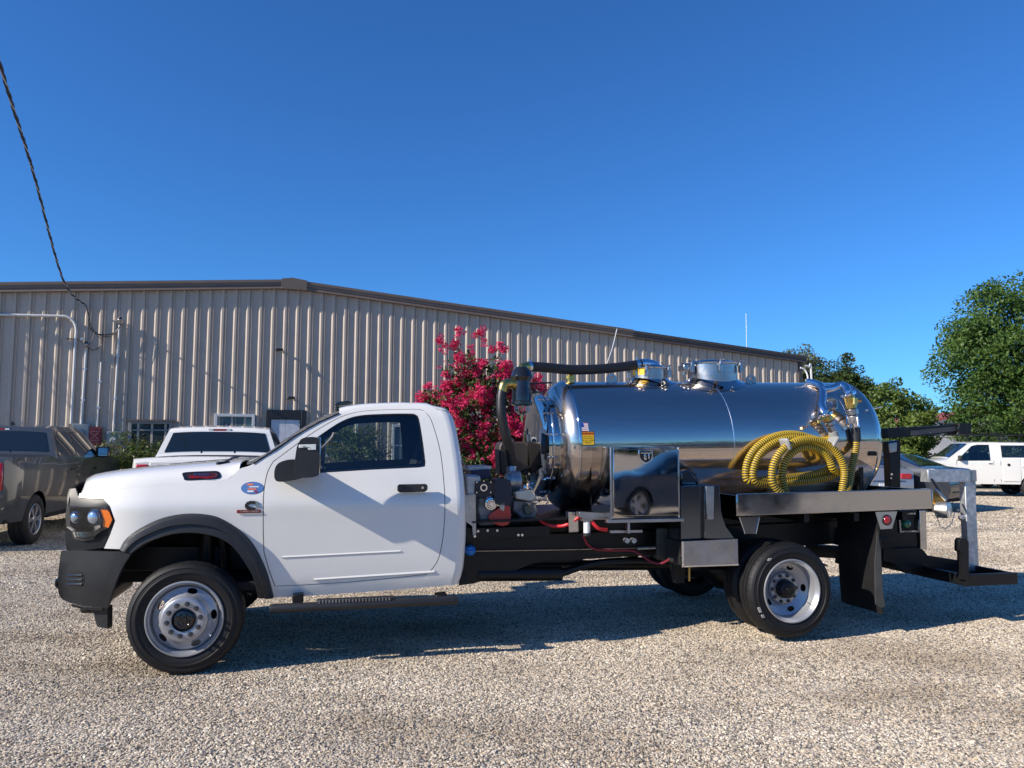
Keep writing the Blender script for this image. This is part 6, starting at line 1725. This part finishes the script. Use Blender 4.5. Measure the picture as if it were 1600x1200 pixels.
    obj('underbody', MB().box((outl[0][0] + .12, -hw + .10, zl), (outl[-1][0] - .15, hw - .10, zl + .12)), DARK, t, smooth=0)
    for wx, r in wheels:
        for sd in (-1, 1):
            obj('wheel_well', MB().box((wx - r - .05, sd * (hw - .02) - (.33 if sd > 0 else 0), r * .9), (wx + r + .05, sd * (hw - .02) + (.33 if sd < 0 else 0), r * 2 + .04)).box((0, 0, .5), (.01, .01, .51)) if False else MB().box((wx - r - .06, sd * hw * .3 - .02, .3), (wx + r + .06, sd * hw * .3 + .02, r * 2.1)), DARK, t, smooth=0)
            e = bpy.data.objects.new('wheel', None); link(e, t); e.location = (wx, sd * (hw - .02), r)
            if sd > 0: e.rotation_euler = (0, 0, math.pi)
            for n_, me in wm:
                o = bpy.data.objects.new(n_, me); link(o, e)
    return t, F
def vbox(t, name, a, b, m, bevel=.01, both=True, **k):
    r = []
    for s in ((1, -1) if both else (1,)):
        y0, y1 = sorted((a[1] * s, b[1] * s)); r.append(obj(name, MB().box((a[0], y0, a[2]), (b[0], y1, b[2])), m, t, bevel=bevel, **k))
    return r
PICK = [(-2.93, .52, 'p'), (-2.97, .62, 'b'), (-2.98, .80, 'b'), (-2.90, .82, 'b'), (-2.90, 1.10, 'p'), (-2.91, 1.36, 'p'), (-2.87, 1.41, 'p'), (-2.78, 1.42, 'p'), (-1.16, 1.42, 'c'), (-1.13, 1.46, 'p'), (-.98, 1.84, 'g'), (-.90, 1.90, 'p'), (-.6, 1.935, 'q'), (0, 1.945, 'q'), (.35, 1.93, 'q'), (.55, 1.89, 'p'), (1.28, 1.45, 'g'), (1.38, 1.41, 'p'), (2.0, 1.37, 'p'), (2.6, 1.28, 'p'), (2.82, 1.16, 'p'), (2.90, .95, 'p'), (2.93, .75, 'p'), (2.97, .70, 'b'), (2.96, .48, 'b'), (2.9, .40, 'b')]
SIDEW_CREW = [('side', [(-.98, 1.45), (-.18, 1.44), (-.18, 1.84), (-.70, 1.84), (-.86, 1.74)]), ('side', [(-.08, 1.44), (1.02, 1.43), (.52, 1.80), (.36, 1.845), (-.08, 1.845)])]
def pickup(label, loc, head, pm, group=None, bedrail=True, name='parked_pickup'):
    t, F = vehicle(name, label, 'pickup truck', loc, head, PICK, .42, 1.40, 1.0, [(1.93, .405), (-1.84, .405)], WM_T, pm, GLASS3, SIDEW_CREW, .2,
                   [(.80, .98, 1.13, 1.165, 'door_handle', BLKGL), (-.42, -.22, 1.15, 1.185, 'door_handle', BLKGL)], group)
    for x in (-.13, 1.08, -1.0):
        for mir in (None, 0.0): obj('door_gap', panel_mb([(x - .004, .55), (x + .004, .55), (x + .004, 1.40), (x - .004, 1.40)], [], F, .4, -.003, mir), DARK, t, smooth=0)
    for s in (-1, 1):
        y = s * .80
        tl = obj('tail_light', MB().box((-2.935, y - .085, .93), (-2.82, y + .085, 1.34)), REDL, t, bevel=.02)
        obj('reverse_lamp', MB().box((-2.94, y - .05, 1.08), (-2.90, y + .05, 1.15)), WLAB, tl, bevel=.005)
        m_ = obj('door_mirror', MB().box((.98, s * 1.0 - .02 + (.0 if s < 0 else 0) - (.22 if s < 0 else 0), 1.36), (1.10, s * 1.0 + .02 + (.22 if s > 0 else 0), 1.58)), BLKGL, t, bevel=.03)
        obj('mirror_glass', MB().box((.972, s * 1.12 - .085, 1.39), (.979, s * 1.12 + .085, 1.55)), CHROME2, m_)
        obj('side_sill', MB().box((-1.3, s * .93 - .03, .38), (1.4, s * .93 + .03, .46)), DARK, t, bevel=.01)
    gate = obj('tailgate', MB().box((-2.925, -.70, .86), (-2.905, .70, 1.38)), pm, t, bevel=.012)
    obj('tailgate_handle', MB().box((-2.94, -.14, 1.22), (-2.925, .14, 1.30)), BLKGL, gate, bevel=.01)
    bl = obj('high_brake_light', MB().box((-.975, -.19, 1.865), (-.90, .19, 1.905)), BLKGL, t, bevel=.01)
    obj('brake_lens', MB().box((-.985, -.10, 1.872), (-.972, .10, 1.898)), REDL, bl); vbox(bl, 'cargo_lamp', (-.985, .11, 1.872), (-.972, .18, 1.898), WLAB, .002)
    for s in (-.27, .27):
        obj('slider_bar', MB().prism([(-1.145, 1.465), (-1.125, 1.465), (-.985, 1.83), (-1.005, 1.83)], s - .012, s + .012), BLKGL, t, smooth=0)
    obj('roof_antenna', MB().prism([(-.45, 1.96), (-.28, 1.96), (-.42, 2.03)], -.02, .02), BLKGL, t)
    obj('number_plate', MB().box((-3.0, -.15, .62), (-2.985, .15, .76)), WLAB, t)
    for k in range(3): obj('grille_slat', MB().box((2.93, -.7, .80 + .09 * k), (2.965, .7, .85 + .09 * k)), BLKGL, t, bevel=.005)
    vbox(t, 'headlight', (2.82, .72, .92), (2.95, .93, 1.12), HEADL, .02)
    return t
# grey crew cab at the left, tail towards us
def place_rear_wheel(px, py, Y): return at_depth(px, py, Y)
hg = math.atan2(.98, -.21)
w_ = at_depth(56, 812, 12.5)
# rear right wheel at local (-1.84, -.98)
def origin_for(world_xy, local_xy, head):
    c, s = math.cos(head), math.sin(head); return (world_xy[0] - (local_xy[0] * c - local_xy[1] * s), world_xy[1] - (local_xy[0] * s + local_xy[1] * c), 0)
pickup('dark grey crew cab pickup parked tail out at the left edge', origin_for((w_.x, w_.y), (-1.84, -.98), hg), hg, PGREY)
hw_ = math.atan2(1.0, -.24)
c_ = at_depth(343, 690, 13.2)
pickup('white crew cab pickup parked behind the hood of the tank truck', origin_for((c_.x, c_.y), (-1.0, 0), hw_), hw_, PWHITE)

SEDAN = [(-2.35, .36, 'p'), (-2.42, .55, 'p'), (-2.40, .78, 'p'), (-2.33, .98, 'p'), (-2.25, 1.07, 'p'), (-1.85, 1.11, 'p'), (-1.72, 1.12, 'p'), (-.98, 1.40, 'g'), (-.7, 1.45, 'p'), (-.2, 1.475, 'q'), (.25, 1.45, 'q'), (.4, 1.42, 'p'), (1.22, 1.03, 'g'), (1.35, 1.0, 'p'), (1.9, .92, 'p'), (2.25, .78, 'p'), (2.38, .6, 'p'), (2.40, .4, 'p'), (2.33, .26, 'p')]
SEDW = [('side', [(-1.38, 1.09), (-.22, 1.03), (-.22, 1.38), (-.72, 1.38), (-.98, 1.31)]), ('side', [(-.14, 1.03), (.98, .99), (.40, 1.33), (.2, 1.38), (-.14, 1.385)])]
def sedan(label, loc, head, pm, name='parked_car', wm=WM_C, cat='car'):
    t, F = vehicle(name, label, cat, loc, head, SEDAN, .26, 1.0, .91, [(1.42, .33), (-1.38, .33)], wm, pm, GLASS2, SEDW, .22,
                   [(.0, .18, .86, .885, 'door_handle', pm), (-1.12, -.94, .90, .925, 'door_handle', pm)])
    for x in (-.18, 1.02, -1.05):
        for mir in (None, 0.0): obj('door_gap', panel_mb([(x - .004, .35), (x + .004, .35), (x + .004, .99), (x - .004, .99)], [], F, .4, -.003, mir), DARK, t, smooth=0)
    for s in (-1, 1):
        obj('tail_light', MB().box((-2.40, s * .60 - .14, .84), (-2.30, s * .60 + .14, .98)), REDL, t, bevel=.02)
        obj('headlight', MB().box((2.08, s * .62 - .14, .70), (2.30, s * .62 + .14, .80)), HEADL, t, bevel=.02)
        obj('door_mirror', MB().box((.78, s * .93 - .02 - (.15 if s < 0 else 0), .98), (.88, s * .93 + .02 + (.15 if s > 0 else 0), 1.10)), pm, t, bevel=.03)
    obj('number_plate', MB().box((-2.44, -.15, .62), (-2.42, .15, .74)), WLAB, t)
    obj('bumper_line', MB().box((-2.43, -.6, .50), (-2.40, .6, .53)), BLKPL, t)
    obj('trunk_seam', MB().box((-2.425, -.55, .80), (-2.405, .55, .808)), DARK, t)
    return t
# dark sedan: its rear right corner at x 1538
c_ = at_depth(1480, 790, 19.3); hs_ = R(128)
sedan('dark blue grey sedan parked behind the galvanised post', (c_.x - 1.05, 19.3 + 1.9, 0), hs_, PDARK)
c_ = at_depth(1400, 760, 22.0)
sedan('silver sedan parked behind the tail of the tank', (c_.x - 2.15, 18.6 + 2.6, 0), R(96), PSILV)
c_ = at_depth(1500, 720, 30)
sedan('small white car parked between the dark sedan and the white service truck', (c_.x + .5, 31, 0), R(170), PWHITE)

# white service truck on the right, side on
SERV = [(-2.55, .50, 'p'), (-2.60, .62, 'b'), (-2.58, .80, 'b'), (-2.54, .84, 'p'), (-2.54, 1.74, 'p'), (-2.50, 1.78, 'p'), (-.62, 1.79, 'p'), (-.56, 1.79, 'q'), (-.4, 1.80, 'q'), (.2, 1.79, 'q'), (.34, 1.76, 'p'), (1.02, 1.24, 'g'), (1.12, 1.20, 'p'), (1.9, 1.10, 'p'), (2.1, .98, 'p'), (2.2, .80, 'p'), (2.25, .72, 'b'), (2.24, .50, 'b'), (2.18, .40, 'b')]
cp_ = at_depth(1525, 700, 25.3)
hv = R(170)
o_ = origin_for((cp_.x, 25.3), (.18, .85), hv)
t, F = vehicle('service_truck', 'white compact service truck with utility body and ladder rack at right edge', 'truck', o_, hv, SERV, .42, 1.20, .86, [(1.55, .35), (-1.52, .35)], WM_S, PWHITE, GLASS2,
               [('side', [(-.22, 1.22), (.76, 1.20), (.28, 1.66), (.12, 1.70), (-.22, 1.70)]), ('side', [(-2.4, 1.32), (-.62, 1.32), (-.62, 1.68), (-2.4, 1.68)])], .12, [(-.30, -.18, 1.08, 1.105, 'door_handle', BLKGL)])
for x in (-.34, -.55, .80):
    for mir in (None, 0.0): obj('door_gap', panel_mb([(x - .006, .5), (x + .006, .5), (x + .006, 1.19), (x - .006, 1.19)], [], F, .4, -.004, mir), DARK, t, smooth=0)
for mir in (None, 0.0):
    for a_, b_, z0, z1 in ((-1.14, -.62, .52, 1.26), (-2.0, -1.18, .98, 1.26), (-2.5, -2.04, .52, 1.26)):
        cd = obj('cabinet_door', panel_mb([(a_, z0), (b_, z0), (b_, z1), (a_, z1)], [], F, .3, -.022, mir), PWHITE, t, smooth=30, solid=.02)
        y_ = F((a_ + b_) / 2, 1.1) - .024; y_ = y_ if mir is None else -y_
        obj('round_latch', MB().cyl(((a_ + b_) / 2 - (.0 if z0 > .9 else -.1), y_ - .006, 1.06), ((a_ + b_) / 2 - (.0 if z0 > .9 else -.1), y_ + .006, 1.06), .045, n=16), BLKGL, cd)
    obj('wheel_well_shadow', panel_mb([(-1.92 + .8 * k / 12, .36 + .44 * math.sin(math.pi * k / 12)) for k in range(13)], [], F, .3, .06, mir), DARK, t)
for s in (-1, 1): obj('door_mirror', MB().box((.66, s * .86 - .02 - (.16 if s < 0 else 0), 1.20), (.76, s * .86 + .02 + (.16 if s > 0 else 0), 1.36)), BLKPL, t, bevel=.03)
q = MB()
for s in (-.72, .72):
    q.tube([(-2.6, s, 2.06), (1.1, s, 2.06)], .022, 6)
    for x in (-2.4, -1.2, -.2): q.tube([(x, s, 1.75), (x, s, 2.06)], .02, 6)
for x in (-2.4, -1.2, -.2, .9): q.tube([(x, -.72, 2.06), (x, .72, 2.06)], .02, 6)
obj('ladder_rack', q, BLKPT, t)
obj('windshield_trim', MB().tube([F_ for F_ in [(.34, .6, 1.77), (1.02, .72, 1.25)]], .012, 5), BLKGL, t)
t['label'] = 'white compact service truck with utility body and ladder rack at right edge'

# behind the viewer: seen in the polished steel
sedan('deep blue car parked behind the viewer and mirrored in the tool box', (9.3, -3.3, 0), R(200), PBLUE)
pickup('blue pickup parked behind the viewer and mirrored in the tank', (19, -12, 0), R(185), PBLUE)
sedan('dark car parked far behind the viewer to the left', (-9.5, -6.0, 0), R(160), PDARK)
